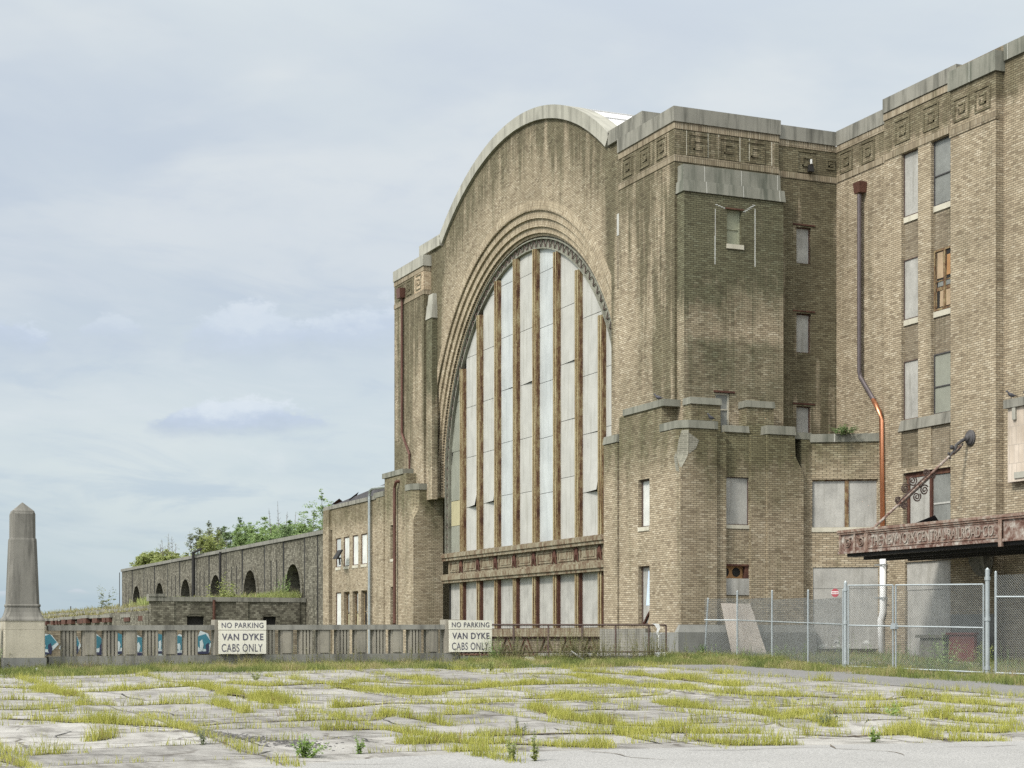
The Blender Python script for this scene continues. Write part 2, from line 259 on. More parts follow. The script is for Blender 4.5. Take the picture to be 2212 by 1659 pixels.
# ---------------------------------------------------------------- geometry helpers
COL = scene.collection
WORG = {}
def gz(x, y):
    """height of the plaza, which climbs gently towards the station"""
    return (min(SY*x + CY*y, 66.) - 20.8)*.0225
class MB:
    def __init__(s): s.v = []; s.f = []
    def add(s, vs_, fs_):
        o = len(s.v); s.v += [tuple(v) for v in vs_]; s.f += [tuple(i+o for i in f) for f in fs_]; return s
    def box(s, x0, x1, y0, y1, z0, z1, top=None):
        """top = (dx0,dx1,dy0,dy1) insets of the upper face"""
        t = top or (0, 0, 0, 0)
        return s.add([(x0, y0, z0), (x1, y0, z0), (x1, y1, z0), (x0, y1, z0), (x0+t[0], y0+t[2], z1), (x1-t[1], y0+t[2], z1), (x1-t[1], y1-t[3], z1), (x0+t[0], y1-t[3], z1)],
              [(3, 2, 1, 0), (4, 5, 6, 7), (0, 1, 5, 4), (1, 2, 6, 5), (2, 3, 7, 6), (3, 0, 4, 7)])
    def prism(s, poly, z0, z1):
        n = len(poly)
        return s.add([(x, y, z0) for x, y in poly]+[(x, y, z1) for x, y in poly], [tuple(range(n))[::-1], tuple(range(n, 2*n))]+[(i, (i+1) % n, n+(i+1) % n, n+i) for i in range(n)])
    def loft(s, rings, cap=True):
        n = len(rings[0]); o = [v for r in rings for v in r]; f = []
        for k in range(len(rings)-1):
            for i in range(n): f.append((k*n+i, k*n+(i+1) % n, (k+1)*n+(i+1) % n, (k+1)*n+i))
        if cap: f += [tuple(range(n))[::-1], tuple((len(rings)-1)*n+i for i in range(n))]
        return s.add(o, f)
    def tube(s, pts, r, n=8, cap=True):
        pts = [Vector(p) for p in pts]; rs = r if isinstance(r, (list, tuple)) else [r]*len(pts); rings = []
        for i, p in enumerate(pts):
            d = (pts[min(i+1, len(pts)-1)]-pts[max(i-1, 0)]).normalized()
            a = d.cross(Vector((0, 0, 1)) if abs(d.z) < .9 else Vector((1, 0, 0))).normalized(); b = d.cross(a)
            rings.append([p+(a*math.cos(2*math.pi*k/n)+b*math.sin(2*math.pi*k/n))*rs[i] for k in range(n)])
        return s.loft(rings, cap)
    def quad(s, a, b, c, d): return s.add([a, b, c, d], [(0, 1, 2, 3)])
    def xf(s, m): s.v = [tuple(m @ Vector(v)) for v in s.v]; return s
    def build(s, name, mat, parent=None, origin=None, smooth=False):
        me = bpy.data.meshes.new(name)
        a = np.array(s.v, dtype=float)
        if origin is None:
            lo, hi = a.min(0), a.max(0); origin = ((lo[0]+hi[0])/2, (lo[1]+hi[1])/2, lo[2])
        origin = Vector(origin); a = a-np.array(origin)
        me.from_pydata(a.tolist(), [], s.f); me.update()
        if isinstance(mat, str): mat = M[mat]
        me.materials.append(mat)
        if smooth: me.polygons.foreach_set('use_smooth', [True]*len(me.polygons))
        o = bpy.data.objects.new(name, me); COL.objects.link(o); WORG[o.name] = origin
        if parent: o.parent = parent; o.location = origin-WORG[parent.name]
        else: o.location = origin
        return o
def tag(o, label=None, cat=None, group=None, kind=None):
    if label: o['label'] = label
    if cat: o['category'] = cat
    if group: o['group'] = group
    if kind: o['kind'] = kind
    return o
def thing(name, label, cat, loc, group=None):
    o = bpy.data.objects.new(name, None); COL.objects.link(o); o.location = loc; o.empty_display_size = .3
    WORG[o.name] = Vector(loc); return tag(o, label, cat, group)
def copy_tree(o, loc, label=None):
    c = o.copy(); COL.objects.link(c); c.location = loc; WORG[c.name] = Vector(loc)
    if label: c['label'] = label
    for ch in o.children:
        d = ch.copy(); COL.objects.link(d); d.parent = c
        for g in ch.children:
            e = g.copy(); COL.objects.link(e); e.parent = d
    return c
def facade(mb, face, c, a0, a1, z0, z1, ops, depth):
    """wall skin of the given depth with real openings; face '-x' looks left at x=c, '-y' looks at us at y=c"""
    P = (lambda a, z, d: (c+d, a, z)) if face == '-x' else (lambda a, z, d: (a, c+d, z))
    As = sorted({a0, a1, *[v for o in ops for v in o[:2] if a0 < v < a1]}); Zs = sorted({z0, z1, *[v for o in ops for v in o[2:] if z0 < v < z1]})
    for i in range(len(As)-1):
        for j in range(len(Zs)-1):
            am, zm = (As[i]+As[i+1])/2, (Zs[j]+Zs[j+1])/2
            if any(o[0] < am < o[1] and o[2] < zm < o[3] for o in ops): continue
            mb.quad(P(As[i], Zs[j], 0), P(As[i+1], Zs[j], 0), P(As[i+1], Zs[j+1], 0), P(As[i], Zs[j+1], 0))
    for (b0, b1, w0, w1) in list(ops)+[(a0, a1, z0, z1)]:
        mb.quad(P(b0, w0, 0), P(b0, w0, depth), P(b0, w1, depth), P(b0, w1, 0)); mb.quad(P(b1, w0, 0), P(b1, w0, depth), P(b1, w1, depth), P(b1, w1, 0))
        mb.quad(P(b0, w1, 0), P(b1, w1, 0), P(b1, w1, depth), P(b0, w1, depth)); mb.quad(P(b0, w0, 0), P(b1, w0, 0), P(b1, w0, depth), P(b0, w0, depth))
    return mb
def slab(mb, face, c, d0, d1, a0, a1, z0, z1):
    """box between depths d0 and d1 behind plane c"""
    return mb.box(c+d0, c+d1, a0, a1, z0, z1) if face == '-x' else mb.box(a0, a1, c+d0, c+d1, z0, z1)
def window(parent, face, c, a0, a1, z0, z1, depth, mat, frame='iron', sill=True, bars=(), vbars=(), label=None, fw=.05, sillh=.17, name='window'):
    """window set back in its opening: frame > pane, sill"""
    fr = MB(); t = .05
    slab(fr, face, c, depth-.07, depth-.01, a0, a0+fw, z0, z1); slab(fr, face, c, depth-.07, depth-.01, a1-fw, a1, z0, z1)
    slab(fr, face, c, depth-.07, depth-.01, a0+fw, a1-fw, z1-fw, z1); slab(fr, face, c, depth-.07, depth-.01, a0+fw, a1-fw, z0, z0+fw)
    for zb in bars: slab(fr, face, c, depth-.07, depth-.012, a0+fw, a1-fw, zb-.02, zb+.02)
    for ab in vbars: slab(fr, face, c, depth-.09, depth-.008, ab-.05, ab+.05, z0+fw, z1-fw)
    w = fr.build(name, frame, parent); tag(w, label)
    slab(MB(), face, c, depth-.035, depth-.013, a0+fw, a1-fw, z0+fw, z1-fw).build('pane', mat, w)
    if sill: slab(MB(), face, c, -.03, depth-.005, a0-.0, a1+.0, z0-sillh, z0-.003).build('sill', 'sill', w)
    return w
def text_mb(body, width, height, face, org, bold=0.0, depth=.012, spacing=1.0):
    """lettering as flat mesh; face '-y' reads towards +x, face '-x' reads towards -y"""
    cu = bpy.data.curves.new('lettering', 'FONT'); cu.body = body; cu.size = 1; cu.offset = bold; cu.space_character = spacing; cu.extrude = .5
    o = bpy.data.objects.new('lettering', cu); COL.objects.link(o); bpy.context.view_layer.update()
    me = bpy.data.meshes.new_from_object(o.evaluated_get(bpy.context.evaluated_depsgraph_get()))
    v = np.zeros(len(me.vertices)*3); me.vertices.foreach_get('co', v); v = v.reshape(-1, 3); fs = [tuple(p.vertices) for p in me.polygons]
    bpy.data.objects.remove(o); bpy.data.curves.remove(cu); bpy.data.meshes.remove(me)
    lo, hi = v.min(0), v.max(0); sx, sz = width/(hi[0]-lo[0]), height/(hi[1]-lo[1])
    X = (v[:, 0]-lo[0])*sx; Z = (v[:, 1]-lo[1])*sz; D = (v[:, 2]+.5)*depth
    mb = MB()
    pts = [(org[0]+a, org[1]-d, org[2]+c) for a, c, d in zip(X, Z, D)] if face == '-y' else [(org[0]-d, org[1]-a, org[2]+c) for a, c, d in zip(X, Z, D)]
    return mb.add(pts, fs)
def mir(y): return 2*UC-y
def motif(mb, face, c, a, z, s=.62, pr=.028, t=.07):
    """square spiral of projecting bricks with a small square inside"""
    h = s/2
    for (b0, b1, w0, w1) in ((a-h, a+h, z+h-t, z+h), (a-h, a-h+t, z-h, z+h-t), (a-h+t, a+h, z-h, z-h+t), (a+h-t, a+h, z-h+t, z+h*.55),
                             (a-h*.42, a+h*.42, z+h*.42-t*.7, z+h*.42), (a-h*.42, a-h*.42+t*.7, z-h*.42, z+h*.42-t*.7), (a-h*.42, a+h*.42, z-h*.42, z-h*.42+t*.7), (a+h*.42-t*.7, a+h*.42, z-h*.42+t*.7, z)):
        slab(mb, face, c, -pr, .05, b0, b1, w0, w1)
    return mb
# ---------------------------------------------------------------- station hall: arch facade, corner towers, low blocks
hall = thing('station_hall', 'tan brick station hall with one giant arched boarded window and stepped corner tower', 'building', (34, 54.0, .8))
def arch_wall():
    mb = MB(); x0, x1 = 30.4, 31.0; Ro, Ri, hw, pz = 15.0, 11.18, 9.35, 21.1
    us = sorted({*np.linspace(UC-12.3, UC-hw, 4), *np.linspace(UC-hw, UC+hw, 57), *np.linspace(UC+hw, UC+12.3, 4), *(UC+Ri*math.cos(t) for t in np.linspace(0, math.pi, 61))})
    top = lambda u: ZC+math.sqrt(Ro**2-(u-UC)**2) if abs(u-UC) <= hw+1e-6 else pz
    bot = lambda u: ZC+math.sqrt(max(Ri**2-(u-UC)**2, 0)) if abs(u-UC) < Ri-1e-6 else 0.
    for a, b in zip(us[:-1], us[1:]):
        e = 1e-5; za, zb, ta, tb = bot(a+e), bot(b-e), top(a+e), top(b-e)
        for x in (x0, x1): mb.quad((x, a, za), (x, b, zb), (x, b, tb), (x, a, ta))
        mb.quad((x0, a, ta), (x0, b, tb), (x1, b, tb), (x1, a, ta)); mb.quad((x0, a, za), (x0, b, zb), (x1, b, zb), (x1, a, za))
    for u in (UC-12.3, UC+12.3): mb.quad((x0, u, 0), (x1, u, 0), (x1, u, pz), (x0, u, pz))
    return mb.build('arch_wall', 'brick', hall)
arch_wall()
def arc_band(r0, r1, x0, x1, zb=None, n=64, t0=0., t1=math.pi):
    """band of an arch between two radii, extruded from x0 to x1, with straight legs down to zb"""
    pts = [(UC+math.cos(t)*r0, ZC+math.sin(t)*r0, UC+math.cos(t)*r1, ZC+math.sin(t)*r1) for t in np.linspace(t0, t1, n)]
    if zb is not None: pts = [(UC+r0, zb, UC+r1, zb)]+pts+[(UC-r0, zb, UC-r1, zb)]
    return MB().loft([[(x0, a, b), (x0, c, d), (x1, c, d), (x1, a, b)] for a, b, c, d in pts])
for k, (r0, r1, d) in enumerate(((10.85, 11.2, .09), (10.5, 10.85, .19), (10.24, 10.5, .29), (10.12, 10.24, .40))):
    arc_band(r0, r1, 30.4+d, 31.05, zb=8.6).build('arch_ring', 'brick_arch', hall)
arc_band(11.22, 11.62, 30.392, 30.5, n=64).build('arch_ring', 'brick_arch', hall)
ha = math.asin(9.35/15.3)
arc_band(15.003, 15.56, 30.27, 31.1, n=60, t0=math.pi/2-ha, t1=math.pi/2+ha).build('arch_coping', 'stone_light', hall)
for s in (-1, 1):
    a, b = sorted((UC+s*9.42, UC+s*12.36)); MB().box(30.27, 31.06, a, b, 21.103, 21.66).build('parapet_coping', 'stone_light' if s > 0 else 'stone', hall)
# barrel roof behind the arch
rb = MB(); n = 40
for k in range(n):
    t0, t1 = math.pi/2-.62+1.24*k/n, math.pi/2-.62+1.24*(k+1)/n
    P = lambda t, r, x: (x, UC+r*math.cos(t), ZC+r*math.sin(t))
    rb.quad(P(t0, 15.5, 31.1), P(t1, 15.5, 31.1), P(t1, 15.5, 52), P(t0, 15.5, 52))
    if k % 4 == 0: rb.add([P(t0, 15.5, 31.1), P(t0, 15.56, 31.1), P(t0, 15.56, 52), P(t0, 15.5, 52), P(t0+.004, 15.5, 31.1), P(t0+.004, 15.56, 31.1), P(t0+.004, 15.56, 52), P(t0+.004, 15.5, 52)], [(0, 1, 2, 3), (4, 5, 6, 7), (1, 5, 6, 2), (0, 1, 5, 4)])
rb.build('barrel_roof', 'roof_white', hall)
# great window: lattice arch, mullions, sheets
RI = 9.58
def lattice():
    mb = arc_band(RI, 10.2, 30.93, 30.99, zb=5.75)
    for r in (RI, 10.0):
        m2 = arc_band(r, r+.05, 30.80, 30.925, zb=5.75); mb.add(m2.v, m2.f)
    fr = mb.build('lattice_arch', 'lattice', hall)
    L = []; a, c = RI+.06, 10.02; q = lambda r, t_: (UC+r*math.cos(t_), ZC+r*math.sin(t_)); N = 60
    for s in (1, -1):
        for z in np.arange(5.9, ZC-.1, .5): L.append(((UC+s*a, z), (UC+s*c, z+.25), (UC+s*a, z+.5)))
    for k in range(N): t = math.pi*k/N; L.append((q(a, t), q(c, t+math.pi/N*.5), q(a, t+math.pi/N)))
    m3 = MB()
    for tri in L:
        for (p, w), (e, d) in zip(tri[:-1], tri[1:]): m3.tube([(30.885, p, w), (30.885, e, d)], .024, 4)
    m3.build('lattice_bars', 'iron', fr)
lattice()
MUL = [UC+(k-3.5)*2.2 for k in range(8)]
arch_z = lambda u, r=9.60: ZC+math.sqrt(max(r*r-(u-UC)**2, 0.))
for u in MUL:
    zt = arch_z(abs(u-UC)+UC+.2)
    for z0, z1 in ((5.752, zt), (1.97, 4.255)):
        mu = MB().box(30.80, 30.99, u-.2, u+.2, z0, z1).build('mullion', 'rust_dark' if z0 < 5 else 'rust', hall); mb = MB()
        for d in (-.15, -.04, .07): mb.box(30.745, 30.797, u+d, u+d+.09, z0+.01, z1-.01)
        mb.box(30.70, 30.742, u-.03, u+.035, z0+.01, z1-.01); mb.build('mullion_rib', 'rust_ochre', mu)
edges = [UC-9.57]+MUL+[UC+9.57]
bays = list(zip(edges[:-1], edges[1:]))
def sheet(u0, u1, z0, z1, mat, bow=0., lift=0., name='window_sheet', x=30.96):
    """a boarding sheet, clipped under the arch; lift peels its lower near corner off the frame"""
    n, k = 6, 8; top = []; bot = []; mb = MB(); grid = []
    for i in range(n+1):
        u = u0+(u1-u0)*i/n; zt = min(z1, arch_z(u, 9.575)); col = []
        for j in range(k+1):
            f = j/k; z = z0+(max(zt, z0+.02)-z0)*f
            b = bow*math.sin(math.pi*f)*(1-i/n*.6); l = lift*max(0, 1-f*1.25)**1.5*max(0, 1-i/n*1.1)
            col.append((x-abs(b)-l, u, z))
        grid.append(col)
    vs_ = [p for c in grid for p in c]; m = k+1
    mb.add(vs_, [(i*m+j, (i+1)*m+j, (i+1)*m+j+1, i*m+j+1) for i in range(n) for j in range(k)])
    mb.add([(p[0]+.012, p[1], p[2]) for p in vs_], [(i*m+j, i*m+j+1, (i+1)*m+j+1, (i+1)*m+j) for i in range(n) for j in range(k)])
    return mb.build(name, mat, hall)
mats = ['board_pale', 'board_pale', 'board_pale', 'sheet_blue', 'board_pale', 'sheet_blue', 'board_pale', 'board_pale', 'glass_olive']   # near (right) to far (left)
first = [7.7, 7.6, 8.4, 7.9, 8.1, 8.15, 7.95, 7.9, 7.1]
lifts = {(1, 1): .26, (1, 2): .05, (2, 3): .10, (5, 3): .06, (4, 3): .14, (6, 0): .10, (6, 1): .24, (7, 1): .30, (7, 0): .06, (2, 2): .04}
for bi, (u0, u1) in enumerate(bays):
    g0, g1 = u0+(.2 if bi else .03), u1-(.2 if bi < 8 else .03)
    z, r = 5.75, 0; zmax = max(arch_z(u) for u in (g0, g1, (g0+g1)/2))
    while z < zmax-.1:
        z1 = first[bi] if r == 0 else z+2.44
        mt = mats[bi]
        if bi == 8: mt = {0: 'glass_olive', 1: 'glass_tan'}.get(r, 'glass_olive')
        if bi == 8 and r == 1: z1 = z+1.25
        sheet(g0, g1, z+.012, min(z1, zmax)-.008, mt, bow=rnd.uniform(.0, .03), lift=lifts.get((bi, r), rnd.uniform(0, .012)))
        z = z1; r += 1
    slab(MB(), '-x', 30.95, 0, .02, g0, g1, 1.98, 4.25).build('window_sheet', 'board', hall)
MB().box(30.98, 31.25, UC-9.9, UC+9.9, .5, ZC+.2).build('window_backing', 'dark', hall)
arc_band(.5, 10.1, 31.0, 31.05, n=48).build('window_backing', 'dark', hall)
# rusty spandrel band across the window
bd = MB().box(30.62, 30.98, UC-9.98, UC+9.98, 5.37, 5.745); bd.box(30.56, 30.62, UC-9.98, UC+9.98, 5.52, 5.70); bd.build('spandrel_rail', 'rail_rust', hall)
bd = MB().box(30.62, 30.98, UC-9.98, UC+9.98, 4.262, 4.70); bd.box(30.55, 30.62, UC-9.98, UC+9.98, 4.40, 4.62); bd.build('spandrel_rail', 'rail_rust', hall)
for bi, (u0, u1) in enumerate(bays):
    p = MB().box(30.80, 30.97, u0+.003, u1-.003, 4.703, 5.367); h = (u1-u0)/2; c = (u0+u1)/2
    for a, b, w0, w1 in ((u0+.3, u1-.3, 5.22, 5.28), (u0+.3, u1-.3, 4.80, 4.86), (u0+.3, u0+.36, 4.86, 5.22), (u1-.36, u1-.3, 4.86, 5.22)): p.box(30.76, 30.80, a, b, w0, w1)
    p.box(30.775, 30.80, u0+.55, u1-.55, 4.9, 5.17)
    p.build('spandrel_panel', 'rail_rust', hall)
for u in MUL:
    d = MB().loft([[(30.78, u-.0, 5.33), (30.78, u+.17, 5.035), (30.78, u, 4.74), (30.78, u-.17, 5.035)], [(30.66, u, 5.2), (30.66, u+.05, 5.035), (30.66, u, 4.87), (30.66, u-.05, 5.035)]])
    for s in (-1, 1): d.tube([(30.74, u+s*.2, 4.72), (30.74, u+s*.05, 5.34)], .03, 4)
    d.build('spandrel_ornament', 'rust_dark', hall)
# base band and grilles below the ground-floor sheets
MB().box(30.7, 30.99, UC-9.98, UC+9.98, 1.60, 1.965).build('base_band', 'rail_rust', hall)
MB().box(30.9, 31.2, UC-9.98, UC+9.98, -2.2, 1.597).build('base_wall', 'brick_stain', hall)
for bi, (u0, u1) in enumerate(bays):
    mb = MB()
    for (a, za), (b, zb) in (((u0+.25, .75), (u0+1.0, 1.55)), ((u1-.25, .75), (u1-1.0, 1.55)), ((u0+.7, .75), (u0+1.05, 1.2)), ((u1-.7, .75), (u1-1.05, 1.2))): mb.tube([(30.85, a, za), (30.85, b, zb)], .035, 5)
    mb.box(30.82, 30.88, u0+.12, u1-.12, .70, .76); mb.box(30.82, 30.88, u0+.12, u1-.12, 1.52, 1.58); mb.build('grille', 'rust_dark', hall)

# ---- towers: right one in full, left one mirrored along y
def tower(my, front):
    Y = (lambda a, b: (a, b)) if not my else (lambda a, b: (mir(b), mir(a)))
    tk = dict(parent=hall)
    y0, y1 = Y(54.97, 59.45)
    xr = 34.42 if front else 37
    MB().box(30., xr, y0, y1, 8.8 if not front else .5, 20.37).build('tower_wall', 'brick', hall)
    MB().box(29.93, xr+.06, y0-.07, y1+.03, 20.373, 20.92).build('tower_coping', 'stone' if front else 'stone_light', hall)
    for z0, z1 in ((20.12, 20.365), (18.93, 19.17)): MB().box(29.975, xr+.01, y0-.025, y1+.02, z0, z1).build('soldier_course', 'brick_soldier', hall)
    for a in (58.72, 57.3, 55.95):
        motif(MB(), '-x', 29.998, a if not my else mir(a), 19.66, .78).build('frieze_motif', 'brick', hall)
    if my: # the cleaned, paler end of the frieze with its old brick
        MB().box(29.99, 30.4, y0-.012, y0+1.35, 19.18, 20.11).build('frieze_patch', brick('brick_cleaned', tones=[(a, tuple(min(.6, q*1.12) for q in c)) for a, c in TAN], mortar=(.25, .17, .11), grime=.1), hall)
tower(False, True); tower(True, False)
# corner strips between towers and arch
for my in (False, True):
    a, b = (59.5, 60.35) if not my else (mir(60.35), mir(59.5))
    MB().box(30.12, 30.41, a, b, 8.5, 17.6 if my else 20.3).build('corner_strip', 'brick_bay' if my else 'brick', hall)
    if my:
        MB().box(30.08, 30.41, a-.03, b+.02, 17.603, 18.3, top=(.06, 0, .05, .05)).build('strip_coping', 'stone_light', hall)
        MB().box(30.16, 30.41, a+.05, b-.05, 18.303, 18.85, top=(.05, 0, .05, .05)).build('strip_coping', 'stone_light', hall)
MB().box(30.10, 30.125, 59.62, 59.84, 17.25, 18.1).build('slit_window', 'board_pale', hall); MB().box(30.10, 30.125, 59.6, 59.84, 15.2, 17.147).build('slit_window', 'brick_stain', hall)
# front of the right tower: motifs, recessed part with three windows
for a in (30.95, 32.25, 33.4): motif(MB(), '-y', 54.968, a, 19.6, .82).build('frieze_motif', 'brick', hall)
for a in (30.5, 31.4, 31.85, 32.75, 33.15, 34.12): MB().box(a-.012, a+.012, 54.962, 55.0, 19.2, 20.1).build('mortar_seam', 'sill', hall)
rw = [(35.27, 35.92, 15.69, 17.06), (35.27, 35.92, 12.32, 13.8), (35.27, 35.92, 8.9, 10.3)]
facade(MB(), '-y', 55.07, 34.42, 37.35, .5, 20.27, rw, .3).build('recess_wall', 'brick', hall)
MB().box(34.42, 37.35, 55.37, 59.4, .5, 20.27).build('recess_core', 'brick', hall)
MB().box(34.482, 37.0, 55.0, 59.4, 20.273, 20.80).build('tower_coping', 'stone', hall)
for z0, z1 in ((20.03, 20.265), (18.85, 19.08)): MB().box(34.43, 37.04, 55.045, 55.2, z0, z1).build('soldier_course', 'brick_soldier', hall)
motif(MB(), '-y', 55.068, 35.7, 19.55, .85).build('frieze_motif', 'brick', hall); motif(MB(), '-y', 55.068, 36.78, 19.55, .4).build('frieze_motif', 'brick', hall)
for w in rw: window(hall, '-y', 55.07, *w, .18, 'board', frame='rust_dark', sill=False, fw=.035)
for z in (17.12, 13.86, 10.36): MB().box(35.1, 36.08, 55.04, 55.1, z, z+.05).build('lintel_edge', 'rust_dark', hall)
# projecting front bay with its two-tier coping and crack lines
bw = [(31.88, 32.49, 15.97, 17.23), (31.4, 32.0, 9.25, 10.5)]
facade(MB(), '-y', 54.43, 30.1, 34.29, 8.5, 17.72, bw, .3).build('bay_wall', 'brick_bay', hall)
MB().box(30.1, 34.29, 54.73, 54.96, 8.5, 17.72).build('bay_core', 'brick_bay', hall)
MB().box(30.04, 34.36, 54.37, 54.97, 17.723, 18.14, top=(.03, .03, .04, 0)).build('bay_coping', 'stone_green', hall); MB().box(30.12, 34.24, 54.53, 54.97, 18.143, 18.74, top=(.015, .015, .02, 0)).build('bay_coping', 'stone_green', hall)
window(hall, '-y', 54.43, *bw[0], .2, 'board_olive', sill=False, bars=(16.55,), frame='board_olive'); MB().box(31.86, 32.58, 54.385, 54.6, 15.8, 15.965).build('sill', 'sill', hall)
window(hall, '-y', 54.43, *bw[1], .14, 'glass_grey', sill=False, bars=(9.9,), frame='sill', fw=.06); MB().box(31.32, 32.2, 54.39, 54.5, 10.51, 10.58).build('lintel_edge', 'rust_dark', hall)
MB().box(31.80, 32.56, 54.39, 54.5, 17.24, 17.29).build('lintel_edge', 'rust_dark', hall)
for a, z0, z1 in ((31.38, 15.17, 16.2), (33.07, 15.22, 17.36), (31.39, 16.2, 17.2)):
    MB().box(a-.014, a+.014, 54.423, 54.45, z0, z1).build('mortar_seam', 'board_white' if z0 < 16 else 'board_pale', hall)
mb = MB()
for k in range(6): mb.box(32.56+.08*k, 32.68+.08*k, 54.424, 54.45, 17.2+.055*k, 17.225+.055*k)
for k in range(4): mb.box(31.4+.11*k, 31.5+.11*k, 54.424, 54.45, 17.34-.03*k, 17.365-.03*k)
mb.build('mortar_seam', 'board_white', hall)

# ---- low blocks wrapped round the foot of each tower
def chamfer_corner(y0, y1, x0, x1, near):
    """corner bay: square below, cut back to a chamfer on top by a curved corbel"""
    rings = []
    for z, c in ((.5, .001), (7.45, .001), (7.6, .05), (7.75, .13), (7.9, .22), (8.05, .29), (8.2, .32), (9.02, .33)):
        yy0, yy1 = (y0, y1) if near else (y1, y0); s = 1 if near else -1
        rings.append([(x0+c, yy0, z), (x1, yy0, z), (x1, yy1, z), (x0, yy1, z), (x0, yy0+s*c, z)])
    return MB().loft(rings)
LX = 29.4
def low_left(my):
    Y = (lambda a, b: (a, b)) if not my else (lambda a, b: (mir(b), mir(a)))
    W = lambda a, b, z0, z1: (*Y(a, b), z0, z1)
    ops = [W(55.89, 56.78, 5.66, 7.42), W(55.89, 56.78, 2.05 if not my else 1.9, 4.21)]
    y0, y1 = Y(54.95, 58.36)
    facade(MB(), '-x', LX+.06, y0, y1, -2., 9.95, ops, .3).build('low_wall', 'brick_low', hall)
    MB().box(LX+.36, 30.6, y0, y1, -2., 9.95).build('low_core', 'brick_low', hall)
    a, b = Y(54.7, 57.95); MB().box(LX-.0, 30.4, a, b, 9.953, 10.2 if not my else 10.22).build('low_coping', 'stone_ledge', hall)
    y0, y1 = Y(58.42, 59.57); mb = MB()
    if my: mb = chamfer_corner(y0, y1, LX, 31.0, True)
    else: mb.box(LX, 31.0, y0, y1, -2., 9.02)
    mb.build('buttress', 'brick_low', hall)
    if my: mb.v = [(v[0], v[1], v[2] if v[2] > 1 else -2.) for v in mb.v]
    cop = MB()
    if my: cop.prism([(LX+.33-.04, y0-.04), (31.02, y0-.04), (31.02, y1+.02), (LX-.04, y1+.02), (LX-.04, y0+.33-.04)], 9.023, 9.33)
    else: cop.box(LX-.04, 31.02, y0-.02, y1+.04, 9.023, 9.32, top=(.04, 0, .0, .04))
    cop.build('low_coping', 'stone_ledge', hall)
    if not my:
        window(hall, '-x', LX+.06, *ops[0], .22, 'board_white', frame='iron', sillh=.15)
        window(hall, '-x', LX+.06, *ops[1], .22, 'board', frame='iron', sill=False)
        MB().box(LX+.238, LX+.25, 55.95, 56.5, 2.75, 4.05, top=(0, 0, .1, .18)).build('paint_patch', 'blue_patch', hall)
        mb = MB(); pts = [(LX+.2, 56.6-.75*t, 2.06+math.sin(t*1.5)*.55) for t in np.linspace(0, 1, 8)]; mb.tube(pts, .05, 6); mb.build('bent_strip', 'rust_dark', hall)
        MB().box(LX+.205, LX+.225, 55.92, 56.3, 2.06, 2.5, top=(0, 0, 0, .2)).build('torn_patch', 'wood_tan', hall)
    else:
        window(hall, '-x', LX+.06, *ops[0], .22, 'board_white', frame='iron', sillh=.15)
        window(hall, '-x', LX+.06, *ops[1], .22, 'dark', frame='rust_dark', sill=False)
low_left(False); low_left(True)
y0, y1 = 53.42, 54.95
def corner(y0, y1, near):
    chamfer_corner(y0, y1, LX, 30.88, near).build('corner_bay', 'brick_low', hall)
    if near: MB().prism([(LX+.30, y0-.04), (30.9, y0-.04), (30.9, y1+.0), (LX-.03, y1+.0), (LX-.03, y0+.29)], 9.023, 9.30).build('low_coping', 'stone_ledge', hall)
    else: MB().box(LX-.03, 30.9, y0, y1+.04, 9.023, 9.30).build('low_coping', 'stone_ledge', hall)
corner(y0, y1, True); corner(mir(y1), mir(y0), False)
# patch of grey stones let into the chamfer
pm = MB(); MBm = brick('grey_repair', tones=[(0., (.15, .147, .122)), (1., (.22, .216, .18))], mortar=(.24, .225, .185), grime=.6)
rw_ = []
for z, c, t0, t1 in ((8.95, .33, .45, 1.), (8.6, .325, .2, 1.), (8.2, .32, .05, 1.), (8.05, .29, 0., 1.), (7.9, .22, 0., 1.), (7.75, .13, 0., 1.), (7.62, .06, 0., .9)):
    q = lambda t: (LX+c*t-.006, 53.42+c*(1-t)-.006, z); rw_.append((q(t0), q(t1)))
for (a, b), (e, f) in zip(rw_[:-1], rw_[1:]): pm.quad(a, b, f, e)
pm.quad((LX+.33, 53.414, 8.85), (LX+.75, 53.414, 8.6), (LX+.62, 53.414, 8.3), (LX+.33, 53.414, 8.1)); pm.quad((LX-.006, 53.75, 8.2), (LX-.006, 53.9, 8.0), (LX-.006, 53.75, 7.5), (LX-.006, 53.5, 7.45))
pm.build('stone_patch', MBm, hall)
# front of the low block
ops = [(31.32, 32.36, 5.64, 7.37), (31.32, 32.36, 3.68, 4.22), (31.32, 32.36, 1.0, 2.8)]
MB().box(30.88, 31.32, 53.52, 54.43, .5, 8.9).build('pilaster', 'brick_low', hall)
MB().box(30.06, 31.28, 53.85, 54.42, 8.9, 9.95).build('low_wall', 'brick_low', hall); MB().box(30.02, 31.32, 53.80, 54.42, 9.953, 10.2, top=(.02, .02, .04, 0)).build('low_coping', 'stone_ledge', hall)
facade(MB(), '-y', 53.68, 31.32, 32.36, .5, 8.98, [(31.321, 32.359, a[2], a[3]) for a in ops], .3).build('low_wall', 'brick_low', hall)
MB().box(31.32, 32.36, 53.98, 54.42, .5, 8.98).build('low_core', 'brick_low', hall)
MB().box(31.33, 32.35, 53.62, 54.4, 8.983, 9.23, top=(0, 0, .05, 0)).build('low_coping', 'stone_ledge', hall)
MB().box(32.36, 32.98, 53.52, 54.43, .5, 8.9).build('pilaster', 'brick_low', hall)
MB().box(32.38, 33.52, 53.85, 54.42, 8.9, 9.95).build('low_wall', 'brick_low', hall); MB().box(32.34, 33.56, 53.80, 54.42, 9.953, 10.2, top=(.02, .02, .04, 0)).build('low_coping', 'stone_ledge', hall)
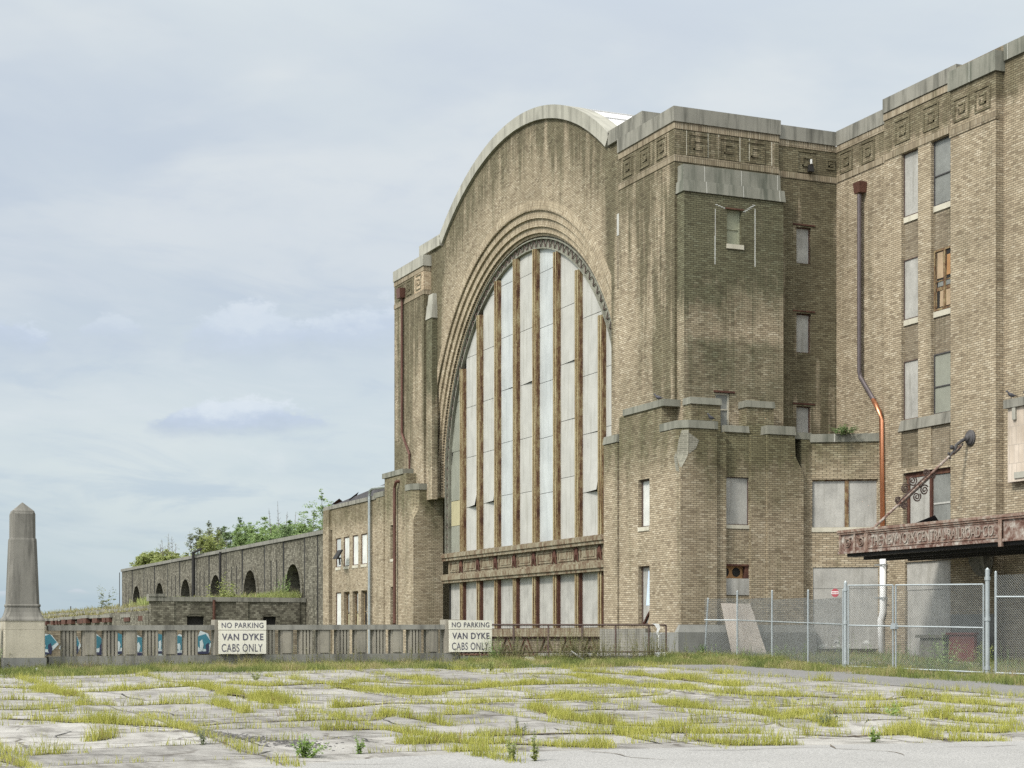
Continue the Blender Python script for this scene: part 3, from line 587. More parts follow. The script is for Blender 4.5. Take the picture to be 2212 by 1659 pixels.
prof = [(.5, 34.52), (7.45, 34.52), (7.65, 34.47), (7.85, 34.36), (8.05, 34.24), (8.2, 34.17), (8.95, 34.14)]
MB().loft([[(32.98, 53.42, z), (x, 53.42, z), (x, 54.43, z), (32.98, 54.43, z)] for z, x in prof]).build('corner_bay', 'brick_low', hall)
MB().box(32.95, 34.18, 53.38, 54.43, 8.953, 9.27, top=(.02, .02, .03, 0)).build('low_coping', 'stone_ledge', hall)
MB().box(34.52, 34.95, 53.6, 55.05, .5, 8.85).build('pilaster', 'brick_low', hall); MB().box(34.18, 34.97, 53.58, 55.06, 8.853, 9.1).build('low_coping', 'stone_ledge', hall)
window(hall, '-y', 53.68, *ops[0], .12, 'board', frame='iron', fw=.03, sillh=.14)
MB().box(31.5, 32.0, 53.775, 53.79, 6.9, 7.25, top=(.12, .05, 0, 0)).build('paint_patch', 'board_pale', hall); MB().box(31.55, 32.15, 53.775, 53.79, 5.72, 5.80, top=(.05, .1, 0, 0)).build('paint_patch', 'board_pale', hall)
MB().box(31.85, 31.98, 53.775, 53.79, 6.72, 6.897).build('paint_patch', 'board_pale', hall)
def holed(x0, x1, z0, z1, y, holes, mat):
    w = MB(); n = 20
    w.box(x0, x1, y, y+.03, z0, z1); o = w.build('holed_board', mat, hall)
    for hx, hz, hr in holes:
        h = MB(); ring = [(hx+hr*math.cos(2*math.pi*k/n), hz+hr*math.sin(2*math.pi*k/n)) for k in range(n)]
        h.add([(a, y-.004, b) for a, b in ring]+[(a, y+.02, b) for a, b in ring], [tuple(range(n))]+[(k, (k+1) % n, n+(k+1) % n, n+k) for k in range(n)]); h.build('round_vent', 'black', o)
holed(31.33, 32.35, 3.70, 4.2, 53.86, ((31.46, 3.93, .17), (31.93, 3.93, .17)), 'wood_orange')
MB().box(32.2, 32.36, 53.7, 53.86, 3.69, 4.21).build('vent_frame', 'rust_dark', hall); MB().box(31.325, 32.35, 53.665, 53.7, 4.15, 4.22).build('vent_frame', 'rust_dark', hall)
MB().box(31.33, 32.37, 53.655, 53.678, 3.1, 3.7).build('grey_panel', 'board', hall)
holed(31.33, 32.35, 1.0, 2.79, 53.86, ((31.5, 2.52, .17), (31.98, 2.52, .17)), 'wood_tan')
# plinth
MB().box(29.2, 31.3, 53.22, 53.5, .3, 1.75).build('plinth', 'stone_base', hall); MB().box(29.2, 31.3, 53.22, 53.5, 1.753, 2.02, top=(.16, 0, .18, 0)).build('plinth', 'stone_base', hall)
MB().box(32.4, 34.95, 53.22, 53.5, .3, 1.75).build('plinth', 'stone_base', hall); MB().box(32.4, 34.95, 53.22, 53.5, 1.753, 2.02, top=(0, .05, .18, 0)).build('plinth', 'stone_base', hall)
MB().box(29.2, 29.395, 53.5, 55.8, -2, 1.75).build('plinth', 'stone_base', hall); MB().box(29.24, 29.45, 55.8, 59.6, -2, 1.9).build('plinth', 'stone', hall)
# diagonal two-storey bay in the inner corner
ang = math.atan2(-1.35, 2.2); L = math.hypot(1.35, 2.2); T = Matrix.Translation((34.95, 53.62, 0)) @ Matrix.Rotation(ang, 4, 'Z')
def dia(mb, name, mat, parent=hall):
    return mb.xf(T).build(name, mat, parent)
dops = [(.06, L-.15, 5.62, 7.38), (.08, L-.08, .95, 4.15)]
dia(facade(MB(), '-y', 0, 0, L+.3, .5, 8.75, dops, .22), 'diagonal_wall', 'brick_low')
dia(MB().box(0, L+.2, .22, 1.2, .5, 8.75), 'diagonal_core', 'brick_low')
dia(MB().box(-.02, L+.25, -.05, 1.1, 8.753, 9.05), 'low_coping', 'stone_green')
fr = MB().box(L*.48, L*.48+.14, .06, .2, 5.62, 7.38).box(.06, L-.15, .08, .2, 7.33, 7.38)
wf = dia(fr, 'window', 'rust'); 
for a, b in ((.07, L*.48-.003), (L*.48+.143, L-.16)): dia(MB().box(a, b, .12, .18, 5.63, 7.33), 'pane', 'board', wf)
dia(MB().box(.04, L-.13, -.03, .2, 5.45, 5.616), 'sill', 'sill', wf)
pb = dia(MB().box(.085, L-.085, .04, .1, 3.37, 4.14), 'wall_board', 'board'); dia(MB().box(.085, L-.085, .05, .1, 1.15, 3.36), 'wall_board', 'board')
mb = MB()
for k in range(14): a = rnd.uniform(.15, L-.5); w = rnd.uniform(.08, .3); z = 1.2+rnd.uniform(0, .16); mb.box(a, a+w, .044, .052, z, z+rnd.uniform(.04, .14), top=(w*.3, w*.2, 0, 0))
dia(mb, 'paint_patch', 'board_white')
# downpipe of the left tower
pipe = MB().tube([(29.9, 84.35, 19.6), (29.9, 84.35, 12.2), (29.9, 83.2, 11.0), (29.9, 83.2, 9.9), (29.9, 83.5, 9.6)], .07, 8); pipe.tube([(29.28, 83.5, 9.6), (29.28, 83.75, 9.3), (29.28, 83.75, 2.3), (29.28, 84.2, 1.9), (29.28, 84.6, 1.75)], .085, 8); pipe.tube([(29.9, 83.5, 9.6), (29.28, 83.5, 9.6)], .08, 8)
pipe.box(29.7, 29.98, 84.1, 84.6, 19.25, 19.75, top=(-.03, 0, -.04, -.04)); pipe.build('downpipe', 'copper_old', hall)
# small floodlight on the frieze of the recess
fl = MB().box(35.72, 35.93, 54.86, 55.02, 19.15, 19.42, top=(.03, .03, .03, 0)); fl.tube([(35.82, 55.05, 19.6), (35.82, 54.95, 19.55), (35.82, 54.92, 19.42)], .02, 6); fl.build('floodlight', 'black', hall)
MB().box(35.77, 35.82, 54.84, 54.9, 19.43, 19.6).build('lamp_glint', 'white', hall)
# ---------------------------------------------------------------- tall wing at the right
wing = thing('station_wing', 'tall brick wing with two columns of slot windows and a new copper downpipe', 'building', (40, 48, .6))
VW = 37.05
MB().box(VW, 37.35, 51.851, 55.06, .2, 20.27).build('wing_wall', 'brick_wing', wing); MB().box(37.35, 50, 36, 60, .2, 20.4).build('wing_core', 'brick_wing', wing)
MB().box(36.99, 37.6, 51.86, 55.0, 20.273, 20.82).build('wing_coping', 'stone', wing)
sc1, sc2 = (49.85, 50.83), (47.72, 49.12)
FW = 36.95
rows = [(16.6, 18.86), (12.92, 15.07), (9.34, 11.44)]
ops = [(*sc1, 9.33, 18.87), (*sc2, 9.33, 18.87), (47.8, 50.72, 5.25, 7.42), (47.85, 50.6, .75, 4.25), (*sc1, 7.6, 8.93), (*sc2, 7.6, 8.93)]
facade(MB(), '-x', FW, 47.3, 51.85, .2, 20.6, ops, .4).build('wing_wall', 'brick_wing', wing)
MB().box(36.88, 37.6, 47.63, 51.86, 20.603, 21.12).build('wing_coping', 'stone', wing)
for (a, b) in (sc1, sc2):
    for z0, z1 in ((15.07, 16.4), (11.44, 12.72)): MB().box(FW+.15, FW+.39, a+.003, b-.003, z0, z1).build('spandrel', 'brick_stain', wing)
    MB().box(FW+.06, FW+.39, a+.003, b-.003, 7.61, 8.92).build('spandrel', 'brick_stain', wing)
mats1 = ['board', 'board', 'board']; mats2 = ['glass_grey', None, 'glass_olive']
for i, (z0, z1) in enumerate(rows):
    window(wing, '-x', FW, sc1[0]+.01, sc1[1]-.01, z0, z1, .17, mats1[i], frame='iron', sill=False, fw=.03)
    if mats2[i]: window(wing, '-x', FW, sc2[0]+.01, sc2[1]-.01, z0, z1, .19, mats2[i], frame='iron_grey', sill=False, bars=((z0+z1)/2-.1,), fw=.04)
    for (a, b) in (sc1, sc2):
        if i < 2: MB().box(FW+.1, FW+.39, a+.003, b-.003, z0-.2, z0-.003).build('sill', 'sill', wing)
# the broken window: weathered sash with bare boards behind
w = window(wing, '-x', FW, sc2[0]+.01, sc2[1]-.01, 12.94, 15.06, .19, 'black', frame='rust', sill=False, bars=(13.95,), vbars=(48.5,), fw=.07, label='broken window with a weathered sash and bare boards inside')
for a, b, z0, z1, mt in ((48.6, 48.95, 14.05, 14.95, 'wood_tan'), (48.12, 48.42, 14.1, 14.8, 'wood_orange'), (48.1, 48.8, 13.05, 13.6, 'wood_tan'), (48.08, 49.0, 13.62, 13.74, 'rust'), (48.15, 48.9, 13.76, 13.93, 'glass_grey'), (48.43, 48.58, 14.02, 14.95, 'rust'), (48.96, 49.02, 13.05, 14.95, 'rust')): MB().box(FW+.14, FW+.153, a, b, z0, z1, top=(0, 0, .03, .02)).build('loose_board', mt, w)
MB().box(FW-.05, FW+.4, sc2[0]-.15, sc1[1]+.15, 8.94, 9.325, top=(.05, 0, .12, .12)).build('stone_band', 'stone', wing)
# window above the canopy, boards below it
wf = MB().box(FW+.1, FW+.3, 47.81, 50.71, 7.25, 7.41)
for a in (50.45, 49.15): wf.box(FW+.06, FW+.3, a, a+.12, 5.26, 7.25)
wf = wf.build('window', 'rust_dark', wing); MB().box(FW+.12, FW+.28, 49.273, 50.447, 5.27, 7.24).build('pane', 'board', wf); MB().box(FW+.14, FW+.3, 47.82, 49.147, 5.27, 7.24).build('pane', 'glass_grey', wf); MB().box(FW+.115, FW+.138, 47.85, 49.1, 6.2, 6.26).build('sash_bar', 'board_pale', wf)
MB().box(FW+.08, FW+.16, 47.86, 50.59, 3.25, 4.24).build('wall_board', 'board', wing); MB().box(FW+.1, FW+.16, 47.86, 50.59, .8, 3.24).build('wall_board', 'board', wing)
# pier and bays nearer to us
MB().box(36.62, 37.3, 45.25, 47.6, .2, 20.12).build('pier', 'brick_wing', wing); MB().box(36.54, 37.3, 45.18, 47.66, 20.123, 20.78).build('wing_coping', 'stone_green', wing)
MB().box(36.9, 37.4, 44.6, 47.62, 20.783, 20.99).build('parapet', 'brick_stain', wing)
MB().box(FW, 37.35, 44.4, 45.25, .2, 20.44).build('wing_wall', 'brick_wing', wing); MB().box(36.87, 37.5, 37, 45.17, 20.45, 20.97).build('wing_coping', 'stone_green', wing)
facade(MB(), '-x', FW+.002, 38, 44.4, .2, 20.44, [(41.5, 44.2, 9.8, 18.86), (41.2, 44.2, .75, 4.5)], .39).build('wing_wall', 'brick_wing', wing)
MB().box(37.25, 37.34, 41.5, 44.2, 9.8, 18.86).build('pane', 'glass_grey', wing); MB().box(37.2, 37.3, 41.2, 44.2, .75, 4.5).build('doorway', 'dark', wing)
MB().box(36.7, FW, 42.5, 44.75, 6.6, 9.0).build('stone_portal', brick('pink_stone', tones=[(0., (.40, .34, .28)), (1., (.46, .40, .34))], mortar=(.3, .26, .22), grime=.3, row=.6), wing); MB().box(36.6, FW, 42.4, 44.85, 9.003, 9.28).build('stone_portal', 'stone', wing)
MB().box(36.62, 36.698, 44.3, 44.45, 8.6, 9.0).build('portal_bracket', 'stone_light', wing); MB().box(36.66, 36.698, 42.8, 44.4, 6.7, 6.9).build('portal_sill', 'stone_light', wing)
for z0, z1 in ((20.02, 20.265), (18.87, 19.1)): MB().box(VW-.03, VW+.1, 51.86, 55.03, z0, z1).build('soldier_course', 'brick_soldier', wing)
MB().box(FW-.03, FW+.1, 47.9, 51.87, 20.33, 20.595).build('soldier_course', 'brick_soldier', wing); MB().box(FW-.03, FW+.1, 47.9, 51.87, 18.88, 19.12).build('soldier_course', 'brick_soldier', wing)
MB().box(36.59, 36.7, 45.22, 47.63, 18.55, 18.8).build('soldier_course', 'brick_soldier', wing)
for a in (54.4, 53.0): motif(MB(), '-x', VW-.002, a, 19.55, .82).build('frieze_motif', 'brick', wing)
for a in (50.75, 49.1): motif(MB(), '-x', FW-.002, a, 19.72, .88).build('frieze_motif', 'brick', wing)
for a in (47.0, 45.9): motif(MB(), '-x', 36.618, a, 19.4, .8).build('frieze_motif', 'brick', wing)
# downpipe: hopper, old pipe, new copper, white plastic foot
MB().tube([(36.85, 53.27, 18.0), (36.85, 53.27, 11.4), (36.85, 53.2, 11.2), (36.85, 52.35, 10.25)], .085, 10).build('downpipe', 'pipe_dark', wing)
MB().tube([(36.83, 52.38, 10.28), (36.83, 51.95, 9.75), (36.83, 51.86, 9.45), (36.83, 51.78, 4.6)], .085, 10).build('downpipe', 'copper', wing, smooth=True)
MB().box(36.74, 37.04, 53.09, 53.45, 18.05, 18.4, top=(-.03, 0, -.04, -.04)).box(36.71, 37.04, 53.06, 53.48, 18.4, 18.45).build('hopper', 'copper_old', wing)
MB().tube([(36.84, 51.78, 4.62), (36.84, 51.78, 2.5), (36.84, 51.92, 2.2), (36.84, 51.86, .85)], .12, 12).build('downpipe', 'pvc', wing, smooth=True)
mb = MB()
for z in (4.2, 3.0): mb.box(36.69, 36.71, 51.45, 52.1, z-.025, z+.025).box(36.71, 37.04, 51.63, 51.65, z-.02, z+.02)
mb.build('pipe_clamp', 'galv', wing)
MB().loft([[(36.2, 45.35, 4.3), (36.62, 45.35, 4.3), (36.58, 46.1, 4.3), (36.2, 46.1, 4.3)], [(36.2, 45.35, 4.05), (36.58, 45.35, 4.0), (36.58, 46.1, 4.0), (36.2, 46.1, 4.05)], [(36.34, 45.42, 3.75), (36.58, 45.42, 3.72), (36.58, 46.03, 3.72), (36.34, 46.03, 3.75)], [(36.48, 45.5, 3.6), (36.58, 45.5, 3.6), (36.58, 45.95, 3.6), (36.48, 45.95, 3.6)]]).build('bracket', 'stone', wing)
# shoulder band of painted grey on the pier foot
MB().box(36.59, 36.618, 45.3, 47.55, .6, 2.35).build('painted_dado', 'stone_base', wing)

# ---------------------------------------------------------------- rusty entrance canopy hung on rods
can = thing('entrance_canopy', 'rusty metal entrance canopy lettered for the railroad company', 'canopy', (34.5, 44, 4.4), )
c0, c1 = 37.0, 48.45
CX0 = 32.7
MB().box(CX0+.06, 36.5, c0, c1-.04, 4.93, 5.08, top=(.0, 0, 0, .0)).build('canopy_roof', 'roof_dark', can)
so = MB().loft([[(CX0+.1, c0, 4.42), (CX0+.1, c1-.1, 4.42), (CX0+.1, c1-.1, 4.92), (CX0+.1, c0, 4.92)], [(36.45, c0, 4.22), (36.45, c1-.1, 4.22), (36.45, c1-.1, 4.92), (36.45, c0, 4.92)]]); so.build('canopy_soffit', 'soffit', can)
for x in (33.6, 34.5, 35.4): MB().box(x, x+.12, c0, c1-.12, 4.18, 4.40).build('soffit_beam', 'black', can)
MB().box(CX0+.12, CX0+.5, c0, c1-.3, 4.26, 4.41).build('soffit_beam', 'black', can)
MB().box(CX0+.03, CX0+.07, c0, c1, 4.42, 5.06).build('fascia', 'canopy_rust', can)
MB().box(CX0-.06, CX0+.09, c0, c1+.04, 5.063, 5.15).box(CX0-.03, CX0+.029, c0, c1+.02, 5.0, 5.062).build('fascia_rim', 'canopy_pale', can)
MB().box(CX0-.03, CX0+.08, c0, c1+.02, 4.36, 4.44).build('fascia_rim', 'canopy_rust', can)
MB().box(CX0+.071, 36.4, c1-.04, c1, 4.42, 5.06).build('fascia', 'canopy_rust', can)
for a in (48.39, 47.55, 46.85, 40.15, 46.95-.0): MB().box(CX0-.01, CX0+.03, a-.05, a+.05, 4.36, 5.0).build('fascia_stile', 'canopy_pale', can)
MB().box(CX0-.04, CX0+.03, 40.1, 40.25, 4.22, 5.0).build('fascia_stile', 'canopy_pale', can)
for a in (47.95, 47.2): # panel ornaments
    mb = MB().tube([(CX0, a+.16*math.cos(t), 4.72+.13*math.sin(t)) for t in np.linspace(0, 2*math.pi, 17)], .018, 5); mb.tube([(CX0, a+.11*math.cos(t)*t/7, 4.72+.1*math.sin(t)*t/7) for t in np.linspace(0, 9, 20)], .018, 5); mb.tube([(CX0, a-.2, 4.88), (CX0, a, 4.84), (CX0, a+.2, 4.88)], .02, 5)
    mb.build('fascia_ornament', 'canopy_pale', can)
text_mb('THE\u00b7NEW\u00b7YORK\u00b7CENTRAL\u00b7RAILROAD\u00b7CO.', 6.2, .32, '-x', (CX0+.028, 46.65, 4.56), depth=.03).build('fascia_lettering', 'letter_rust', can)
for z in (4.50, 4.955): MB().box(CX0+.005, CX0+.03, 40.25, 46.8, z-.015, z+.015).build('fascia_bead', 'canopy_pale', can)
# torn roofing flap
MB().add([(33.2, 45.6, 5.08), (34.6, 47.2, 5.08), (34.5, 45.2, 5.10), (33.4, 44.2, 5.42), (33.3, 45.6, 5.06), (34.6, 47.2, 5.05)], [(0, 1, 2, 3), (4, 5, 2, 3)]).build('torn_roofing', 'roof_dark', can)
# tie rod with scrollwork and wall rosette
A, B = Vector((CX0+.12, 46.62, 5.15)), Vector((36.56, 46.62, 8.2))
d = (B-A).normalized(); up = Vector((-d.z, 0, d.x)); q = lambda s, t, y=0: A+(B-A)*s+up*t+Vector((0, y, 0))
MB().tube([A, q(.93, 0)], .045, 8).build('tie_rod', 'canopy_rust', can)
sc = MB()
def spiral(s, t, r, turns=2.3, flip=1):
    c = q(s, t); sc.tube([c+d*(r*k*math.cos(turns*2*math.pi*(1-k)))+up*(flip*r*k*math.sin(turns*2*math.pi*(1-k))) for k in np.linspace(.12, 1, 26)], .026, 5)
for s, t, r, f in ((.37, .24, .17, 1), (.45, .27, .18, -1), (.41, -.24, .17, -1), (.49, -.26, .18, 1), (.27, .12, .12, 1), (.29, -.14, .13, -1), (.58, .16, .13, -1), (.61, -.12, .11, 1)): spiral(s, t, r, 2.2, f)
for t in (.07, -.07): sc.tube([q(.25, t), q(.6, t)], .024, 5)
for s in np.linspace(.28, .58, 12): sc.tube([q(s, -.1), q(s+.01, .1)], .016, 4)
sc.build('rod_scrollwork', 'iron', can)
ro = MB(); n = 20; X = 36.618
ro.loft([[(X-dx, 46.5+r*math.cos(2*math.pi*k/n), 8.24+r*1.08*math.sin(2*math.pi*k/n)) for k in range(n)] for dx, r in ((0, .24), (.05, .25), (.09, .19), (.10, .21), (.14, .13), (.2, .10), (.24, .03))]); ro.build('wall_rosette', 'iron_grey', can)
ar = MB().tube([q(.80, .0), q(.86, .02), q(.9, .12), q(.95, .10), q(1.0, .05)], [.045, .05, .055, .06, .06], 8); ar.tube([q(.84, -.05), q(.9, -.06), q(.95, .0)], .03, 7)
for s, t, r in ((.86, .17, .075), (.81, .09, .045), (.80, -.06, .04)):
    c = q(s, t); ar.loft([[c+Vector((r*math.sin(a)*math.cos(2*math.pi*k/8), r*math.sin(a)*math.sin(2*math.pi*k/8), r*math.cos(a))) for k in range(8)] for a in (.2, .7, 1.2, 1.7, 2.2, 2.9)])
ar.build('rod_bracket', 'iron_grey', can)

# ---------------------------------------------------------------- two-storey annex left of the hall
ann = thing('brick_annex', 'two storey brick annex with four tall boarded windows per floor and black roofing', 'building', (33, 92, -2))
AX = 30.0
ops = []
cols = [(95.2, 96.2), (93.62, 94.66), (91.98, 93.02), (90.4, 91.46)]
for a, b in cols: ops += [(a, b, 5.64, 7.33), (a, b, -.5, 4.17)]
facade(MB(), '-x', AX, 88.52, 96.9, -2, 9.1, ops, .35).build('wall', 'brick_annex', ann); MB().box(AX+.35, 38, 86.3, 98.45, -2, 9.1).build('wall_core', 'brick_annex', ann)
MB().box(AX-.1, AX+.36, 97.3, 98.45, -2, 9.1).build('pilaster', 'brick_annex', ann); MB().box(AX-.14, AX+.36, 87.05, 88.2, -2, 9.1).build('pilaster', 'brick_annex', ann)
MB().box(AX, AX+.36, 88.2, 88.519, 7.4, 9.1).build('wall', 'brick_annex', ann); MB().box(AX+.02, AX+.36, 96.901, 97.299, 7.9, 9.1).build('wall', 'brick_annex', ann)
MB().box(AX-.06, AX+.4, 88.25, 98.5, 9.103, 9.32).build('coping', 'stone', ann); MB().box(AX-.18, AX+.4, 87.0, 88.245, 9.103, 9.42).build('coping', 'stone', ann)
ms = ['sheet_blue', 'board_white', 'board_white', 'board_white']
for (a, b), mt in zip(cols, ms): window(ann, '-x', AX, a, b, 5.64, 7.33, .1, mt, frame='rust_dark', fw=.04, sillh=.16)
for i, (a, b) in enumerate(cols):
    if i == 0: window(ann, '-x', AX, a, b, -.5, 4.17, .1, 'board_white', frame='rust_dark', fw=.04, sill=False)
    else:
        w = window(ann, '-x', AX, a, b, -.5, 4.17, .25, 'dark', frame='rust', fw=.09, sill=False, bars=(3.0,), name='window')
        if i < 3: MB().box(AX+.18, AX+.2, a+.25, b-.35, 2.95, 4.05).build('loose_board', 'board_pale', w); MB().box(AX+.18, AX+.2, a+.3, b-.3, .5, 2.9).build('loose_board', 'glass_tan', w)
        else: MB().box(AX+.18, AX+.2, a+.2, b-.45, 2.9, 4.0, top=(0, 0, 0, .2)).build('loose_board', 'board_white', w)
rf = MB().loft([[(AX+.1, 86.4, 9.33), (AX+.1, 97.6, 9.33), (AX+.3, 97.4, 9.40), (AX+.3, 86.4, 10.0)], [(37, 86.4, 9.33), (37, 97.6, 9.33), (37, 97.4, 9.5), (37, 86.4, 10.3)]]); rf.build('roof', 'roof_dark', ann)
MB().add([(AX+.05, 94, 9.45), (AX+.2, 92.5, 9.8), (AX+.6, 94.2, 9.62), (AX+.1, 97.5, 9.4), (AX+.3, 96.5, 9.72), (AX+.8, 97.0, 9.5)], [(0, 1, 2), (3, 4, 5)]).build('torn_roofing', 'rust_dark', ann)
MB().tube([(29.85, 89.55, -1), (29.85, 89.55, 9.3), (29.85, 89.4, 9.62), (29.85, 89.0, 9.7), (29.85, 86.6, 9.6)], .085, 8).build('conduit', 'galv', ann)
fl = MB().box(29.2, 29.32, 93.5, 94.3, 6.05, 6.55, top=(.3, -.3, .05, .05)); fl.tube([(30, 95.2, 6.15), (29.6, 94.6, 6.1), (29.35, 94.0, 6.2)], .05, 6); fl.tube([(29.4, 93.5, 5.7), (29.4, 93.6, 6.1)], .05, 6); fl.build('floodlight', 'black', ann)

# ---------------------------------------------------------------- long arcade building
arc = thing('arcade_building', 'long dark brick building with a row of six arched openings', 'building', (34, 133, -2))
BX = 30.5; ac = [106.9, 117.8, 128.1, 138.6, 148.9, 159.3]; hw = 1.75; zs = 4.5
def arcade():
    mb = MB(); us = sorted({98.5, 167., *np.arange(98.5, 167, 1.3), *(c+hw*math.cos(t) for c in ac for t in np.linspace(0, math.pi, 15))})
    def bot(u):
        for c in ac:
            if abs(u-c) < hw-1e-6: return zs+math.sqrt(hw*hw-(u-c)**2)
        return -2.
    for a, b in zip(us[:-1], us[1:]):
        za, zb = bot(a+1e-5), bot(b-1e-5)
        for x in (BX+.035, BX+1.1): mb.quad((x, a, za), (x, b, zb), (x, b, 7.85), (x, a, 7.85))
        mb.quad((BX+.035, a, za), (BX+.035, b, zb), (BX+1.1, b, zb), (BX+1.1, a, za)); mb.quad((BX+.035, a, 7.85), (BX+.035, b, 7.85), (BX+1.1, b, 7.85), (BX+1.1, a, 7.85))
    for c in ac:
        for s in (-1, 1): mb.quad((BX+.035, c+s*hw, -2), (BX+1.1, c+s*hw, -2), (BX+1.1, c+s*hw, zs), (BX+.035, c+s*hw, zs))
    return mb.build('wall', 'brick_arcade', arc)
arcade()
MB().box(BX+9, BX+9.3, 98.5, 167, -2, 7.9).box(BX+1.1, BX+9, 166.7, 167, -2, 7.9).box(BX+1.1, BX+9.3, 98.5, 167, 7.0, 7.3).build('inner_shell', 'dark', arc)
for c in ac: 
    m = MB(); pts = [(c+math.cos(t)*(hw+.02), zs+math.sin(t)*(hw+.02), c+math.cos(t)*(hw+.42), zs+math.sin(t)*(hw+.42)) for t in np.linspace(0, math.pi, 20)]; pts = [(c+hw+.02, -1, c+hw+.42, -1)]+pts+[(c-hw-.02, -1, c-hw-.42, -1)]
    m.loft([[(BX-.07, a, b), (BX-.07, e, f), (BX+.1, e, f), (BX+.1, a, b)] for a, b, e, f in pts]); m.build('arch_ring', 'brick_arcade', arc)
    # piers left of each arch: three strips between dark slots
    for a, b, zt in ((c+2.62, c+3.9, 7.85), (c+4.2, c+5.35, 6.7), (c+5.65, c+7.05, 7.85)) if c < 159 else ((c+2.62, c+3.9, 7.85), (c+4.2, c+5.35, 6.7), (c+5.65, c+7.6, 7.85)): MB().box(BX, BX+.033, a, b, -2, zt).build('pier_strip', 'brick_arcade', arc)
    MB().box(BX+.0, BX+.033, c+3.9, c+5.65, 6.703, 7.85).build('pier_strip', 'brick_arcade', arc)
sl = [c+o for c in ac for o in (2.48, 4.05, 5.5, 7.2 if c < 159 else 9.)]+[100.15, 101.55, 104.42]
for a in sl: MB().box(BX+.022, BX+.034, a-.17, a+.17, -2, 6.7 if any(abs(a-c-4.05) < .01 or abs(a-c-5.5) < .01 for c in ac) else 7.84).build('slot_shade', 'black', arc)  # shallow black strips paint the shade of deep slots between the piers
for a, b in ((98.5, 100.0), (100.3, 101.4), (101.7, 104.3)): MB().box(BX, BX+.033, a, b, -2, 7.85).build('pier_strip', 'brick_arcade', arc)
MB().box(BX-.08, BX+1.15, 98.5, 167.1, 7.853, 8.1).build('coping', stone('dark_coping', (.17, .165, .145), (.09, .088, .078), joint=2., dark=.7), arc)
MB().box(BX+1.15, BX+9.3, 98.5, 167, 7.6, 7.84).build('roof', 'roof_dark', arc)
pl = MB().tube([(30.2, 134.6, 3.9), (30.2, 134.6, 8.3)], .13, 6); pl.tube([(30.2, 134.8, 8.25), (30.2, 131.8, 8.4)], .09, 6); pl.tube([(30.2, 125.6, 4), (30.2, 125.6, 7.9)], .1, 6); pl.build('drainpipe', 'black', arc)

# low brick building in front of the arcade
low = thing('low_brick_building', 'low dark brick building with two small black windows and overgrown flat roof', 'building', (25.5, 106, -2))
LB = 104.
facade(MB(), '-y', LB, 20.75, 30.45, -2.5, 3.75, [(22.95, 24.0, 1.9, 2.85), (27.72, 28.55, 1.9, 2.85)], .4).build('wall', 'brick_arcade', low)
MB().box(20.75, 30.45, LB+.4, LB+.6, -2.5, 3.75).box(20.7, 30.4, LB+.6, 120, -2.5, 3.2).build('wall_core', 'brick_arcade', low)
for c in (23.475, 28.135):
    MB().loft([[(c+math.cos(t)*.53, LB-.02, 2.85+math.sin(t)*.14), (c+math.cos(t)*.62, LB-.02, 2.85+math.sin(t)*.36), (c+math.cos(t)*.62, LB+.05, 2.85+math.sin(t)*.36), (c+math.cos(t)*.53, LB+.05, 2.85+math.sin(t)*.14)] for t in np.linspace(.05, math.pi-.05, 10)]).build('window_arch', 'brick_arcade', low)
    MB().box(c-.52, c+.52, LB+.3, LB+.38, 1.9, 2.85).build('window', 'black', low)
MB().box(20.6, 30.45, LB-.08, LB+.62, 3.753, 4.03).box(20.6, 21.6, LB-.12, LB+.62, 4.03, 4.2).build('coping', 'stone', low)
for a in (21.4, 26.0, 29.3): MB().box(a, a+.75, LB-.06, LB, -2.5, 3.75).build('pilaster', 'brick_arcade', low)
MB().tube([(24.6, LB-.1, -2), (24.6, LB-.1, 3.85)], .09, 6).build('drainpipe', 'rust_dark', low)
# ruined platforms running away behind it
def ruin(x, y0, y1, z, h, lab, seed):
    r = random.Random(seed); t = thing('ruined_platform', lab, 'platform ruin', (x+1.5, (y0+y1)/2, -2.), 'ruined platforms beside the low building')
    MB().box(x+.3, x+3.2, y0, y1, -2, z-h).build('wall', 'brick_arcade', t)
    y = y0; edge = MB()
    while y < y1:
        s = r.uniform(1.2, 4.); dz = r.uniform(-.06, .06); dx = r.uniform(-.1, .25)
        if r.random() > .12: MB().box(x+dx, x+3.4, y, y+s-.05, z-.22+dz, z+dz).build('deck', 'stone', t); edge.box(x+dx-.03, x+dx+.28, y+.1, y+s*.6, z-h-.05, z-.23+dz)
        y += s
    edge.build('deck_edge', 'rust_dark', t); return t
ruin(20.6, 104.7, 160, 3.12, .5, 'ruined platform deck with broken pale edge, lowest and nearest of the three', 1)
ruin(22.6, 113, 175, 3.62, .35, 'ruined platform deck in the middle, behind the broken pale edge', 2)
ruin(25.4, 121, 190, 3.98, .7, 'ruined platform deck with dark red edge panels, farthest and highest', 3)
